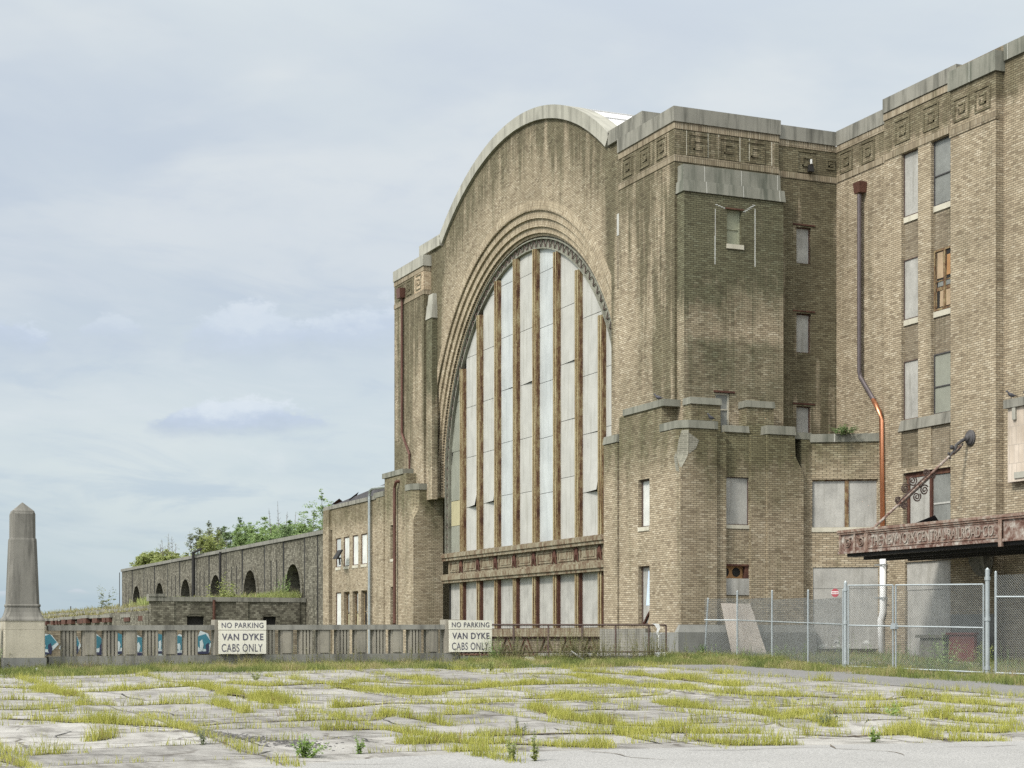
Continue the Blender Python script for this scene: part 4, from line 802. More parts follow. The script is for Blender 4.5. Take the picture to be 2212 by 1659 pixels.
# graffiti wall down in the cutting
gw = thing('graffiti_wall', 'low brown wall with teal and white graffiti seen through the balustrade', 'wall', (14, 66.2, -2.2))
MB().box(4.5, 19.3, 66, 66.5, -2.5, 1.86).build('wall', 'brick_stain', gw)
g1 = MB(); g2 = MB(); g3 = MB(); g4 = MB(); x = 9.2; r = random.Random(11)
def blob(mb, cx, cz, w, h, y, n=9, jag=.35):
    ring = [(cx+w*math.cos(2*math.pi*k/n)*(1+r.uniform(-jag, jag)), y, cz+h*math.sin(2*math.pi*k/n)*(1+r.uniform(-jag, jag))) for k in range(n)]; mb.add([(cx, y-.004, cz)]+ring, [(0, k+1, (k+1) % n+1) for k in range(n)])
while x < 16.6:
    w = r.uniform(.30, .42); z = 1.3+r.uniform(-.04, .05)
    blob(g2, x, z, w+.04, .42, 65.992, 7, .32); blob(g1 if x < 15.3 else g3, x-.01, z+.08, w*.92, .32, 65.986, 6, .34); blob(g4, x+w*.5, z-.16, .09, .2, 65.98, 5, .4)
    blob(g2, x-w*.2, z-.05, .07, .2, 65.974, 5, .4); blob(g4, x-.05, z-.34, w*.7, .06, 65.972, 7, .3)
    x += .62+r.uniform(.1, .35)
g2.build('graffiti', 'spray_white', gw); g1.build('graffiti', 'teal', gw); g3.build('graffiti', 'spray_red', gw); g4.build('graffiti', 'spray_navy', gw)
# ---------------------------------------------------------------- balustrade, obelisk, signs
BU = 50.6
def bz(x): return (x-6.5)*.0046
def sheared(mb): mb.v = [(a, b, c+bz(a)) for a, b, c in mb.v]; return mb
ZT = 1.92
def baluster(x, fl):
    mb = MB()
    if fl:
        mb.box(x, x+.43, BU+.09, BU+.33, 1.02, 1.765)
        for k in range(4): mb.box(x+.025+k*.105, x+.09+k*.105, BU+.03, BU+.09, 1.02, 1.765)
    else:
        mb.box(x, x+.4, BU+.06, BU+.33, 1.02, 1.765); mb.box(x+.06, x+.34, BU+.03, BU+.06, 1.06, 1.74)
    return sheared(mb)
def balustrade(name, lab, x0, x1, piers, skip=(), start=0.):
    t = thing(name, lab, 'balustrade', ((x0+x1)/2, BU+.2, .6), 'stone balustrade along the plaza edge')
    sheared(MB().box(x0, x1, BU, BU+.42, 1.768, ZT, top=(0, 0, .02, .02))).build('top_rail', 'stone_rail', t)
    sheared(MB().box(x0, x1, BU-.04, BU+.46, .80, 1.017)).build('base_rail', 'stone_rail', t); sheared(MB().box(x0, x1, BU-.1, BU+.5, -2.2, .797)).build('footing', 'stone_base', t)
    for a, b in piers: sheared(MB().box(a, b, BU-.05, BU+.46, 1.02, 2.08)).build('pier', 'stone_baluster', t)
    x, k = start, 0
    while x+.43 < x1:
        if x > x0 and not any(a-.05 < x+.43 and x < b+.05 for a, b in piers): baluster(x, k % 2 == 0).build('baluster', 'stone_baluster', t)
        x += .592; k += 1
    return t
balustrade('balustrade', 'long weathered stone balustrade between the obelisk and the second sign', 7.15, 19.85, [(12.0, 12.62), (19.38, 19.86)], start=7.53)
balustrade('balustrade', 'short end of stone balustrade left of the obelisk at the picture edge', -2, 5.75, [], start=-1.85+.05)
ob = thing('obelisk', 'tall weathered stone obelisk on a cream square pedestal', 'monument', (6.43, BU+.2, .6))
cx, cy = 6.45, BU+.25
sq = lambda s, z, c=.0: [(cx-s/2+c, cy-s/2, z), (cx+s/2-c, cy-s/2, z), (cx+s/2, cy-s/2+c, z), (cx+s/2, cy+s/2-c, z), (cx+s/2-c, cy+s/2, z), (cx-s/2+c, cy+s/2, z), (cx-s/2, cy+s/2-c, z), (cx-s/2, cy-s/2+c, z)]
MB().loft([sq(1.22, -.5, .02), sq(1.22, .86, .02), sq(1.22, .99, .02)]).build('base_block', 'stone_base', ob)
MB().loft([sq(1.12, .993, .02), sq(1.12, 1.79, .02), sq(1.10, 1.795, .02), sq(1.12, 1.80, .02), sq(1.12, 2.02, .02), sq(1.15, 2.05, .02)]).build('pedestal', 'pedestal', ob)
MB().loft([sq(1.16, 2.052, .04), sq(1.14, 2.09, .05), sq(1.02, 2.17, .06), sq(.93, 2.3, .07), sq(.885, 2.44, .08)]).build('shaft_foot', 'obelisk', ob)
MB().loft([sq(.90, 2.443, .08), sq(.925, 2.47, .08), sq(.925, 2.5, .08), sq(.90, 2.53, .08)]).build('torus_ring', 'obelisk', ob)
MB().loft([sq(.865, 2.533, .09), sq(.73, 4.36, .09), sq(.715, 4.41, .09), sq(.675, 4.42, .09), sq(.665, 5.12, .09), sq(.63, 5.15, .05), sq(.60, 5.19, .03), sq(.60, 5.2, .02), sq(.02, 5.46, .001)]).build('shaft', 'obelisk', ob)
def sign(x0, lab):
    t = thing('parking_sign', lab, 'sign', (x0+.73, BU-.12, 1.05), 'no parking signs on the balustrade'); y = BU-.16
    s = bz(x0+.7)-.03
    MB().box(x0, x0+1.46, y, y+.05, 1.80+s, 2.085+s).build('upper_panel', 'sign_white', t); MB().box(x0+.005, x0+1.455, y-.003, y+.05, 1.08+s, 1.785+s).build('lower_panel', 'sign_white', t)
    MB().box(x0+.03, x0+1.43, y+.052, y+.09, 1.1+s, 1.2+s).box(x0+.03, x0+1.43, y+.052, y+.09, 1.9+s, 2.0+s).build('batten', 'wood_tan', t)
    for body, a, w, z, h, b in (('NO PARKING', .09, 1.28, 1.862, .158, .008), ('VAN DYKE', .10, 1.27, 1.49, .20, .020), ('CABS ONLY', .09, 1.25, 1.145, .235, .004)):
        text_mb(body, w, h, '-y', (x0+a, y-.002 if 'PARK' in body else y-.005, z+s), bold=b, depth=.004, spacing=1.1).build('lettering', 'sign_ink', t)
    return t
sign(12.08, 'cream no parking sign nearer the obelisk'); sign(19.46, 'cream no parking sign at the end of the stone balustrade')
# pipe railing on a concrete kerb
rl = thing('pipe_railing', 'rusty pipe railing with wire mesh right of the second sign', 'railing', (24, BU+.1, .8))
MB().box(19.87, 27.7, BU-.1, BU+.35, -2.2, .97).build('kerb', 'stone_base', rl)
MB().tube([(19.9, BU+.1, 1.975), (27.35, BU+.1, 1.985)], .035, 6).build('top_rail', 'iron', rl); MB().tube([(19.9, BU+.1, 1.09), (27.35, BU+.1, 1.09)], .03, 6).build('bottom_rail', 'iron', rl)
for x in (21.79, 23.02, 24.24, 25.46, 26.7, 27.35): MB().tube([(x, BU+.1, .95), (x, BU+.1, 1.97)], .032, 6).build('post', 'iron', rl)
mb = MB()
for x in np.arange(19.95, 27.3, .085): mb.tube([(x, BU+.1, 1.1), (x, BU+.1, 1.96)], .003, 3, False)
for z in np.arange(1.16, 1.95, .085): mb.tube([(19.92, BU+.1, z), (27.33, BU+.1, z)], .003, 3, False)
mb.build('wire_mesh', 'iron', rl)
rag = MB().loft([[(26.78, BU+.02, 2.03), (26.86, BU+.0, 2.04), (26.86, BU+.06, 2.03)], [(26.86, BU-.0, 1.99), (27.02, BU-.03, 2.01), (27.0, BU+.05, 2.0)], [(26.95, BU-.01, 1.85), (27.06, BU-.03, 1.88), (27.04, BU+.03, 1.87)], [(26.92, BU-.01, 1.74), (26.99, BU-.03, 1.73), (26.97, BU+.02, 1.74)], [(26.95, BU, 1.66), (27.08, BU-.03, 1.69), (27.06, BU+.02, 1.67)], [(27.1, BU, 1.69), (27.15, BU-.01, 1.74), (27.14, BU+.01, 1.73)]])
rag.loft([[(26.99, BU, 1.66), (27.03, BU-.02, 1.66), (27.02, BU+.01, 1.66)], [(26.97, BU, 1.4), (27.0, BU-.02, 1.4), (26.99, BU+.01, 1.4)], [(27.0, BU, 1.1), (27.02, BU-.01, 1.1), (27.01, BU, 1.1)]]); tag(rag.build('plastic_rag', 'white', None), 'torn white plastic hanging on the pipe railing', 'rag')

# ---------------------------------------------------------------- chain-link fence and gate
def mesh_panel(p0, p1, z0, z1, s=.07, r=.0044):
    p0, p1 = Vector((*p0, 0)), Vector((*p1, 0)); L = (p1-p0).length; d = (p1-p0)/L; H = z1-z0; mb = MB()
    for sg in (1, -1):
        a = -H
        while a < L:
            lo, hi = max(0, -a), min(H, L-a)
            if hi-lo > .03:
                A = p0+d*((a+lo) if sg > 0 else L-(a+lo)); B = p0+d*((a+hi) if sg > 0 else L-(a+hi)); A.z, B.z = z0+lo, z0+hi; mb.tube([A, B], r, 3, False)
            a += s
    return mb
def gzp(p): return gz(p[0], p[1])
def fence(name, lab, pts, hs, rails, rail_r=.024, lean=None, bottom=True):
    c = pts[len(pts)//2]; t = thing(name, lab, 'fence', (c[0], c[1], gzp(c)), 'chain-link fence sections')
    for i, p in enumerate(pts):
        z = gzp(p); tp = lean if (lean and i == 0) else (p[0], p[1])
        MB().tube([(p[0], p[1], z-.1), (tp[0], tp[1], z+hs[i]), (tp[0], tp[1], z+hs[i]+.03)], [.034, .034, .01], 8).build('post', 'galv', t)
    for p, q in zip(pts[:-1], pts[1:]):
        z = (gzp(p)+gzp(q))/2; h = min(hs)
        for rz in rails: MB().tube([(p[0], p[1], gzp(p)+rz), (q[0], q[1], gzp(q)+rz)], rail_r, 6).build('rail', 'galv', t)
        mesh_panel(p, q, z+.08, z+h).build('wire_mesh', 'wire', t)
    return t
fence('chain_link_fence', 'chain-link fence left of the gate with a leaning end post', [(29.85, 52.5), (30.4, 51.2), (29.75, 47.9), (29.05, 44.7), (28.33, 41.75)], [2.05, 2.3, 2.3, 2.3, 2.3], (1.3,), lean=(30.02, 52.55))
gA, gB = Vector((28.3, 41.6)), Vector((29.35, 36.6))
gt = thing('chain_link_gate', 'double chain-link gate of two unequal leaves between tall steel posts', 'gate', (28.8, 39.2, .55))
for p, h, r in ((gA, 2.52, .05), (gB, 2.82, .06)):
    z = gzp(p); MB().tube([(p.x, p.y, z-.1), (p.x, p.y, z+h), (p.x, p.y, z+h+.05)], [r, r, .012], 10).build('gate_post', 'galv', gt)
    for f in (.06, .52, .9): MB().tube([(p.x, p.y, z+h*f), (p.x, p.y, z+h*f+.09)], r+.02, 10).build('hinge_clamp', 'galv', gt)
gd = (gB-gA); P = lambda s: gA+gd*s
for s0, s1 in ((.022, .355), (.375, .975)):
    a, b = P(s0), P(s1); za, zb = gzp(a)+.1, gzp(b)+.1
    fr = MB()
    for k, (h0, h1) in enumerate(((.0, .0), (1.18, 1.18), (2.33, 2.33))): fr.tube([(a.x, a.y, za+h0), (b.x, b.y, zb+h1)], .024, 6)
    for p, z in ((a, za), (b, zb)): fr.tube([(p.x, p.y, z), (p.x, p.y, z+2.33)], .026, 6)
    lf = fr.build('gate_leaf', 'galv', gt); mesh_panel(a, b, (za+zb)/2+.01, (za+zb)/2+2.32).build('wire_mesh', 'wire', lf)
m = P(.365); MB().box(m.x-.06, m.x+.06, m.y-.12, m.y+.12, gzp(m)+1.2, gzp(m)+1.36, top=(.02, .02, .02, .02)).build('latch', 'galv', gt)
fence('chain_link_fence', 'chain-link fence right of the gate at the picture edge', [(29.42, 36.35), (30.2, 33.2), (31., 30.)], [2.75, 2.7, 2.7], (2.1, .1), rail_r=.026)
rs = MB(); n = 20; c = Vector((28.22, 42.0, 2.87)); fd = Vector((-.9, -.43, 0)).normalized(); sd_ = Vector((-fd.y, fd.x, 0))
rs.loft([[c+fd*o+sd_*(.125*math.cos(2*math.pi*k/n))+Vector((0, 0, .125*math.sin(2*math.pi*k/n))) for k in range(n)] for o in (0, .012)])
rsr = thing('round_sign', 'small round red sign with white band on the chain-link fence', 'sign', (28.22, 42.0, 2.67)); rs.build('disc', 'red', rsr)
wb = MB(); F = lambda a, b: c+fd*.016+sd_*a+Vector((0, 0, b)); wb.quad(F(-.115, -.035), F(.115, -.035), F(.115, .045), F(-.115, .045)); wb.build('white_band', 'white', rsr)
mb = MB(); F2 = lambda a, b: c+fd*.019+sd_*a+Vector((0, 0, b))
for k in range(5): mb.quad(F2(-.1+k*.042, -.022), F2(-.073+k*.042, -.022), F2(-.068+k*.042, .032), F2(-.095+k*.042, .032))
mb.build('lettering', 'red', rsr)
# loose plywood, red board
pw = MB().add([(30.93, 52.35, .75), (32.33, 52.25, .72), (32.08, 53.12, 2.78), (30.88, 53.14, 2.79)]+[(30.93, 52.37, .75), (32.33, 52.27, .72), (32.08, 53.14, 2.78), (30.88, 53.16, 2.79)], [(0, 1, 2, 3), (7, 6, 5, 4), (0, 4, 5, 1), (1, 5, 6, 2), (2, 6, 7, 3), (3, 7, 4, 0)])
tag(pw.build('plywood_sheet', 'ply'), 'weathered plywood sheet leaning on the low block behind the fence', 'plywood')
tag(MB().box(35.4, 35.55, 44.85, 46.2, .5, 1.66, top=(.06, -.02, .02, .05)).box(35.38, 35.58, 44.8, 46.25, 1.663, 1.73).build('red_panel', 'red_board'), 'dull red board standing behind the gate', 'board')
tag(MB().box(35.4, 36.2, 46.4, 47.8, .5, 1.55, top=(.05, 0, .05, .1)).box(35.35, 36.25, 46.35, 47.85, 1.553, 1.66).build('concrete_block', stone('dark_block', (.14, .135, .115), (.07, .07, .06), joint=0)), 'dark mossy concrete block behind the gate beside the red board', 'block')
# pigeons
def pigeon(x, y, z, rot, lab):
    mb = MB(); n = 8; rings = []
    for px, pz, rx, rz in ((-.17, .10, .012, .006), (-.10, .115, .03, .018), (-.05, .12, .05, .045), (.02, .135, .062, .06), (.08, .16, .05, .05), (.105, .205, .03, .035), (.12, .235, .032, .032), (.145, .24, .02, .02), (.175, .232, .004, .004)):
        rings.append([(px, rx*math.cos(2*math.pi*k/n), pz+rz*math.sin(2*math.pi*k/n)) for k in range(n)])
    mb.loft(rings)
    for s in (-1, 1): mb.tube([(.01, s*.025, .08), (.015, s*.025, .0), (.04, s*.025, .0)], .007, 4)
    mb.v = [tuple(Matrix.Translation((x, y, z)) @ Matrix.Rotation(rot, 4, 'Z') @ Matrix.Scale(1.15, 4) @ Vector(v)) for v in mb.v]
    return tag(mb.build('pigeon', 'bird', None, smooth=True), lab, 'pigeon', 'pigeons on the ledges')
pigeon(29.6, 55.45, 10.2, 2.4, 'dark pigeon on the coping left of the corner bay'); pigeon(30.75, 53.6, 9.30, 3.3, 'pigeon crouched on the corner bay coping')
pigeon(36.75, 44.62, 9.28, 2.8, 'pigeon at the end of the portal ledge'); pigeon(36.75, 43.95, 9.28, .9, 'pigeon at the right edge of the picture on the portal ledge')
tag(MB().tube([(46.1, 300, 1.), (46.1, 300, 6.8)], .1, 5).build('mast', 'iron_grey'), 'thin distant mast on the horizon left of the arcade', 'mast')
# litter along the kerb
def litter(name, mb, mat, lab, cat): return tag(mb.build(name, mat), lab, cat)
zz = gz(26.9, 50.2); litter('crumpled_carton', MB().box(26.6, 27.05, 50.0, 50.25, zz, zz+.28, top=(.03, .02, .06, .08)), 'white', 'pale crumpled carton in the weeds below the railing', 'litter')
zz = gz(23.6, 50.); litter('fallen_stick', MB().tube([(23.5, 50.0, zz+.36), (23.95, 49.85, zz+.03)], .025, 5), 'board_pale', 'pale stick lying against the railing kerb', 'stick')
zz = gz(22, 49.6); litter('stone_lump', MB().box(21.6, 22.2, 49.5, 49.9, zz-.02, zz+.2, top=(.2, .22, .12, .12)), 'stone_light', 'pale stone lump in the grass below the railing', 'stone')
zz = gz(6.7, 49.6); litter('paper_scrap', MB().box(6.62, 6.76, 49.55, 49.65, zz+.02, zz+.1, top=(.02, .03, .02, .02)), 'white', 'white paper scrap in the grass before the obelisk', 'litter')
# joints between the plaza slabs where grass grows: (half width, density, line)
JOINTS=[(0.28,1,[(4.7,41.2),(5.4,40.5),(5.5,38.3),(5.7,36.5)]),(0.12,0.6,[(5,38.5),(5.6,38.6)]),(0.3,1,[(6,38.4),(6.8,38.4),(7.9,39.1),(8.9,39.4),(9,38.6)]),(0.3,1,[(9,38.2),(8.9,35.8),(9,34.5),(8.8,32.5)]),(0.12,0.7,[(4.1,36),(5,35.4)]),(0.2,0.8,[(3.7,32.6),(4.5,32.5),(5.1,33)]),(0.14,0.9,[(5.4,34.2),(5.5,33.1),(6,33.2),(6.4,33.2),(7,33.3),(7.7,33)]),(0.2,1,[(7.8,32.9),(7.7,30.9),(7.6,29.5)]),(0.22,1.3,[(3.5,30.2),(4.2,29.6),(4.8,28.4),(5.4,27.4),(5.8,26.8),(5.9,26.1)]),(0.14,0.9,[(6.1,27),(6.8,27.5),(7.3,27.5),(8.2,27.7),(9.1,27.8)]),(0.09,0.8,[(3,23.2),(3.4,23.3),(3.9,23.3)]),(0.08,0.7,[(4.1,25.2),(4.3,25.3),(4.7,25.9)]),(0.25,1.2,[(2.5,22.7),(2.6,22.4),(2.8,21.5)]),(0.4,1.2,[(9.2,35),(9.1,33),(9.3,32.5)]),(0.08,0.5,[(8.2,30.7),(8.6,30.5)]),(0.15,0.9,[(9.7,31),(10.2,31.1)]),(0.1,0.8,[(7.8,25.6),(8.4,25.5)]),(0.3,0.8,[(8.7,42),(9.5,41.2),(10,41),(10.4,38.7),(12,39.3),(12.9,39.4)]),(0.1,0.5,[(4.4,32),(5.2,31.6)]),(0.5,1.2,[(12,38.1),(12.4,36),(12.8,34.1)]),(0.35,0.9,[(13.2,35.3),(15,36.4),(16.8,37.7)]),(0.2,1,[(9.8,31),(11,31.8),(12.1,31.1),(13,31.6),(13.9,31.7),(14.8,31.7),(15.9,31.5)]),(0.2,1,[(8.9,27.8),(9.3,27.7),(10.2,29.1)]),(0.15,0.9,[(10,28.2),(10.1,26.9),(10.1,25.9)]),(0.08,0.6,[(10.7,28.2),(11.4,28.1)]),(0.28,1.1,[(13,29.4),(12.8,28),(12.5,26.7),(12.6,25.9),(12.6,25),(13.2,24.4),(13.7,24.2)]),(0.22,1.2,[(8.1,25.7),(8.8,25.4),(9.3,24.6),(9.7,23.6),(10.7,23.5),(11.8,23),(13,23)]),(0.28,1.5,[(8,22.6),(8.3,22.5),(8.8,22.6),(9.5,22.4),(9.8,22),(10.1,21.6),(10.6,21.1)]),(0.18,1.1,[(8.3,21.4),(8.6,21.3),(9,21.4)]),(0.1,1,[(8.4,20.7),(8.4,19.9),(8.4,19.4)]),(0.3,1,[(18,41.8),(19.3,41.3),(18.9,38.5),(18.6,35.3),(19,33.6)]),(0.3,0.9,[(14.9,37.2),(16.6,37.3),(18,37.6),(18.9,37.2)]),(0.25,0.9,[(14.2,32.9),(14.9,32.6),(16.1,32),(17.6,32.7)]),(0.4,0.8,[(20.3,43),(21.1,41),(21.6,38.3)]),(0.2,1,[(16,30.3),(15.9,28.1)]),(0.08,0.6,[(13.3,28.5),(14.1,28.6),(14.7,27.9)]),(0.3,0.7,[(14.5,41.9),(15.5,40.9)]),(0.07,0.6,[(11.6,22.8),(11.5,21.9)]),(0.2,0.7,[(12.8,40.7),(13.7,39.5),(14.7,37.7),(15.4,36.6)]),(0.4,1,[(21.2,39.5),(20.9,36.3),(20.5,34.5)]),(0.3,1,[(18.9,35.1),(18.6,32.3),(18.9,30.9),(19.9,30.4),(20.4,29.6)]),(0.22,1.2,[(15.7,29.2),(15.9,27.6),(16,26.6),(15.8,25.3),(15.9,24.4),(15.7,23.3)]),(0.2,0.9,[(15.4,24.6),(17,26.1),(17.3,26)]),(0.14,0.9,[(13.3,24.7),(14.2,24.7),(14.7,24.5)]),(0.2,1.5,[(12.3,22),(12.3,20.9),(12.7,20.7),(13.3,20.6)]),(0.22,1.2,[(12.8,22.8),(13.4,22.7),(13.9,22.5)]),(0.14,1,[(14.3,22.1),(14.7,21.6),(15.8,21.5)]),(0.25,1.5,[(15.8,21.5),(15.6,20.4),(15.9,20.1),(16.4,19.9)]),(0.22,1,[(16,22.4),(16.8,22.1),(17.1,21.3),(17.8,21.3)]),(0.3,1,[(18.5,24.6),(18.4,23.3),(18.6,22.5)]),(0.14,0.8,[(17.1,27.9),(17.8,27.8),(18.5,27.5)]),(0.15,0.8,[(18.3,26.8),(19.2,26.7),(20.4,27.3)]),(0.25,0.9,[(19.8,28.7),(21.1,29.3),(21.6,28.4),(21.6,27.3),(21.5,25.7)]),(0.3,0.8,[(21.6,29.7),(22.4,29.4),(23.4,28.9)]),(0.3,0.8,[(23.6,36.1),(24.1,35.8)]),(0.2,0.7,[(19.3,25.4),(20.1,25.1),(20.3,24.3)]),(0.3,0.6,[(23.4,40.6),(23.8,40.4)]),(0.25,0.8,[(17.1,25.7),(18,25.5),(18.5,25.3)]),]
# open cracks
CRACKS=[[(6.1,38.4),(6.4,37.9),(6.8,37.2),(6.7,36.1),(6.8,35.3),(7.0,34.6)],[(7.5,35.8),(8.0,36.0),(8.2,35.6),(8.9,34.8)],[(6.2,31.2),(6.4,30.2),(6.3,29.5),(6.7,29.1),(7.2,29.2)],[(3.8,29.4),(4.0,28.8)],[(3.7,27.3),(3.9,27.0)],[(5.1,27.5),(5.3,26.9),(5.6,26.7),(5.9,26.9)],[(6.0,26.4),(6.2,25.6),(6.3,24.8)],[(6.3,26.8),(6.6,26.3),(7.0,26.7)],[(5.5,22.6),(5.8,22.1),(6.3,22.7)],[(6.4,43.0),(7.1,42.2),(8.0,42.7),(8.6,42.7)],[(11.8,45.5),(13.3,45.1),(14.7,44.9)],[(10.6,31.0),(10.7,30.6),(10.7,29.6)],[(9.5,27.8),(9.4,26.8),(9.6,26.4)],[(7.9,25.0),(8.3,24.8),(8.7,24.3)],[(7.7,23.5),(7.7,22.8)],[(13.8,31.2),(14.7,31.1),(14.8,29.9),(15.1,29.5)],[(13.3,28.5),(13.5,28.2),(14.0,27.9)],[(11.1,27.1),(11.3,26.9)],[(11.6,22.8),(11.5,21.8),(11.4,21.1)],[(17.0,31.8),(17.6,31.1)],[(15.0,24.2),(15.8,24.2)],[(18.7,30.3),(18.6,29.1)],[(19.1,30.5),(19.3,29.6),(19.7,29.6)],[(17.0,25.6),(17.8,25.2),(18.6,25.1)],[(15.3,25.4),(15.7,25.1)],[(24.0,35.0),(24.1,32.9),(24.0,30.7),(24.0,28.8)],[(13.9,21.8),(14.4,21.6),(14.7,21.5)],[(15.9,23.2),(16.4,23.2)],[(5.7,24.8),(6.2,25.1),(6.2,23.4),(6.3,22.8)],[(3.8,21.9),(4.2,21.9),(4.4,21.4)],[(4.1,35.4),(4.3,35.6)]]
# ---------------------------------------------------------------- ground, plaza, roads
def st(o): return tag(o, kind='structure')
def lerp_pts(line, step):
    for (a, b), (c, d) in zip(line[:-1], line[1:]):
        L = math.hypot(c-a, d-b); n = max(1, int(L/step))
        for k in range(n): yield (a+(c-a)*k/n, b+(d-b)*k/n, (c-a)/(L+1e-9), (d-b)/(L+1e-9))
_tilt = {}
def heave(x, y):
    i, j = math.floor(x/3.05+.1), math.floor((y-.35)/4.72)
    if (i, j) not in _tilt:
        r = random.Random(i*131+j*17); _tilt[(i, j)] = (r.uniform(-.016, .016), r.uniform(-.010, .012), r.uniform(-.015, .02))
    a, b, c = _tilt[(i, j)]; u, v = x-(i+.4)*3.05, y-(j+.57)*4.72
    w = min(1, max(0, (y-20.6)/2)) * min(1, max(0, (24.2-x)/1.5))
    return w*(a*u+b*v+c) + .02*mnoise.noise((x*.22, y*.22, 3.))
def gh(x, y): return gz(x, y)+heave(x, y)
def gridmesh(xs, ys, f, keep=None):
    n, m = len(xs), len(ys); v = [(x, y, f(x, y)) for x in xs for y in ys]
    fs = [(i*m+j, (i+1)*m+j, (i+1)*m+j+1, i*m+j+1) for i in range(n-1) for j in range(m-1) if keep is None or keep((xs[i]+xs[i+1])/2, (ys[j]+ys[j+1])/2)]
    return MB().add(v, fs)
def concrete():
    m, b = newmat('concrete_slabs'); P = b.P
    big = b.noise(P, .22, 6, .6); mid = b.noise(P, 1.6, 6, .65); fi = b.noise(P, 22, 4, .7); warp = b.noise(P, .9, 5, .6)
    c = b.mix(big, (.205, .197, .186), (.325, .316, .299))
    c = b.mix(1., c, b.ramp(mid, [(.3, (.68, .67, .665)), (.55, (1., 1., 1.)), (.75, (1.12, 1.12, 1.11))]), 'MULTIPLY')
    c = b.mix(1., c, b.ramp(fi, [(.3, (.82, .82, .82)), (.7, (1.12, 1.12, 1.12))]), 'MULTIPLY')
    v = b.n.new('ShaderNodeTexVoronoi'); v.feature = 'DISTANCE_TO_EDGE'; v.inputs['Scale'].default_value = .55
    wv = b.n.new('ShaderNodeTexNoise'); wv.inputs['Scale'].default_value = 1.3; wv.inputs['Detail'].default_value = 6; b.put(wv.inputs['Vector'], P)
    b.put(v.inputs['Vector'], b.vm('ADD', P, b.vm('MULTIPLY', b.vm('SUBTRACT', wv.outputs['Color'], (.5, .5, .5)), (1.3, 1.3, 0.))))
    # cast slabs: each with its own tone, thin dark joints between them
    x, y, z = b.sep(P); w1 = b.m('MULTIPLY', b.m('SUBTRACT', warp, .5), .5)
    gx = b.m('ADD', b.m('DIVIDE', b.m('ADD', x, w1), 3.05), .1); gy = b.m('DIVIDE', b.m('SUBTRACT', b.m('ADD', y, w1), .35), 4.72)
    wn = b.n.new('ShaderNodeTexWhiteNoise'); wn.noise_dimensions = '2D'; b.put(wn.inputs['Vector'], b.comb(b.m('FLOOR', gx), b.m('FLOOR', b.m('MULTIPLY', gy, 2.)), 0.))
    c = b.mix(1., c, b.ramp(wn.outputs['Value'], [(0., (.80, .79, .78)), (1., (1.13, 1.12, 1.1))]), 'MULTIPLY')
    fx = b.m('MULTIPLY', b.m('ABSOLUTE', b.m('SUBTRACT', b.m('FRACT', gx), .5)), 3.05); fy = b.m('MULTIPLY', b.m('ABSOLUTE', b.m('SUBTRACT', b.m('FRACT', b.m('MULTIPLY', gy, 2.)), .5)), 2.36)
    jn = b.m('MAXIMUM', b.sm(fx, 1.48, 1.515), b.sm(fy, 1.13, 1.17)); c = b.mix(b.m('MULTIPLY', jn, .85), c, (.05, .042, .035))
    crack = b.m('MULTIPLY', b.sm(v.outputs['Distance'], .008, .026, 1., 0.), b.sm(b.noise(P, .45, 3, .5), .42, .56))
    c = b.mix(b.m('MULTIPLY', crack, .8), c, (.07, .06, .05))
    st_ = b.noise(b.vm('MULTIPLY', P, (1.6, .5, 1.)), 1.2, 7, .7); c = b.mix(b.m('MULTIPLY', b.sm(st_, .45, .66), .85), c, b.mix(1., c, (.52, .51, .50), 'MULTIPLY'))
    b.put(b.p.inputs['Base Color'], c); b.p.inputs['Roughness'].default_value = .95; b.p.inputs['Specular IOR Level'].default_value = .2
    bp = b.n.new('ShaderNodeBump'); bp.inputs['Strength'].default_value = .8; bp.inputs['Distance'].default_value = .02; b.put(bp.inputs['Height'], b.m('ADD', fi, b.m('MULTIPLY', mid, 2.))); b.l.new(bp.outputs[0], b.p.inputs['Normal'])
    return m
def asphalt(name, c0, c1, sp):
    m, b = newmat(name); P = b.P
    big = b.noise(P, .7, 6, .65); fi = b.noise(P, 38, 3, .75); fi2 = b.noise(P, 90, 2, .7)
    c = b.mix(big, c0, c1); c = b.mix(1., c, b.ramp(fi, [(.34, (1-sp,)*3), (.66, (1+sp,)*3)]), 'MULTIPLY'); c = b.mix(1., c, b.ramp(fi2, [(.35, (1-sp*.6,)*3), (.65, (1+sp*.6,)*3)]), 'MULTIPLY')
    b.put(b.p.inputs['Base Color'], c); b.p.inputs['Roughness'].default_value = .95; b.p.inputs['Specular IOR Level'].default_value = .2
    bp = b.n.new('ShaderNodeBump'); bp.inputs['Strength'].default_value = .6; bp.inputs['Distance'].default_value = .015; b.put(bp.inputs['Height'], fi); b.l.new(bp.outputs[0], b.p.inputs['Normal'])
    return m
st(MB().add([(-2500, -2500, -2.45), (2500, -2500, -2.45), (2500, 2500, -2.45), (-2500, 2500, -2.45)], [(0, 1, 2, 3)]).build('ground', paint('rough_ground', (.10, .11, .05), .3, .0, scale=.2)))
xs = np.concatenate([np.arange(-30, -3, 3.), np.arange(-3, 30, .3), np.arange(30, 62, 2.)]); ys = np.concatenate([np.arange(-30, 12, 3.), np.arange(12, 52, .3), [52.2, 54, 57, 62.]])
pz = gridmesh(xs, ys, gh, lambda x, y: y < BU+.2 or x > 27.8)
pz.quad((27.7, 50.7, -2.4), (27.7, 62, -2.4), (27.7, 62, 1.), (27.7, 50.7, 1.))
st(pz.build('plaza', concrete()))
NEAR = [(-30, 10.), (2., 18.9), (5.4, 20.35), (7., 20.9), (8.4, 21.1), (11.7, 20.75), (13.2, 20.4), (16.5, 19.75), (30, 17.), (60, 11.)]
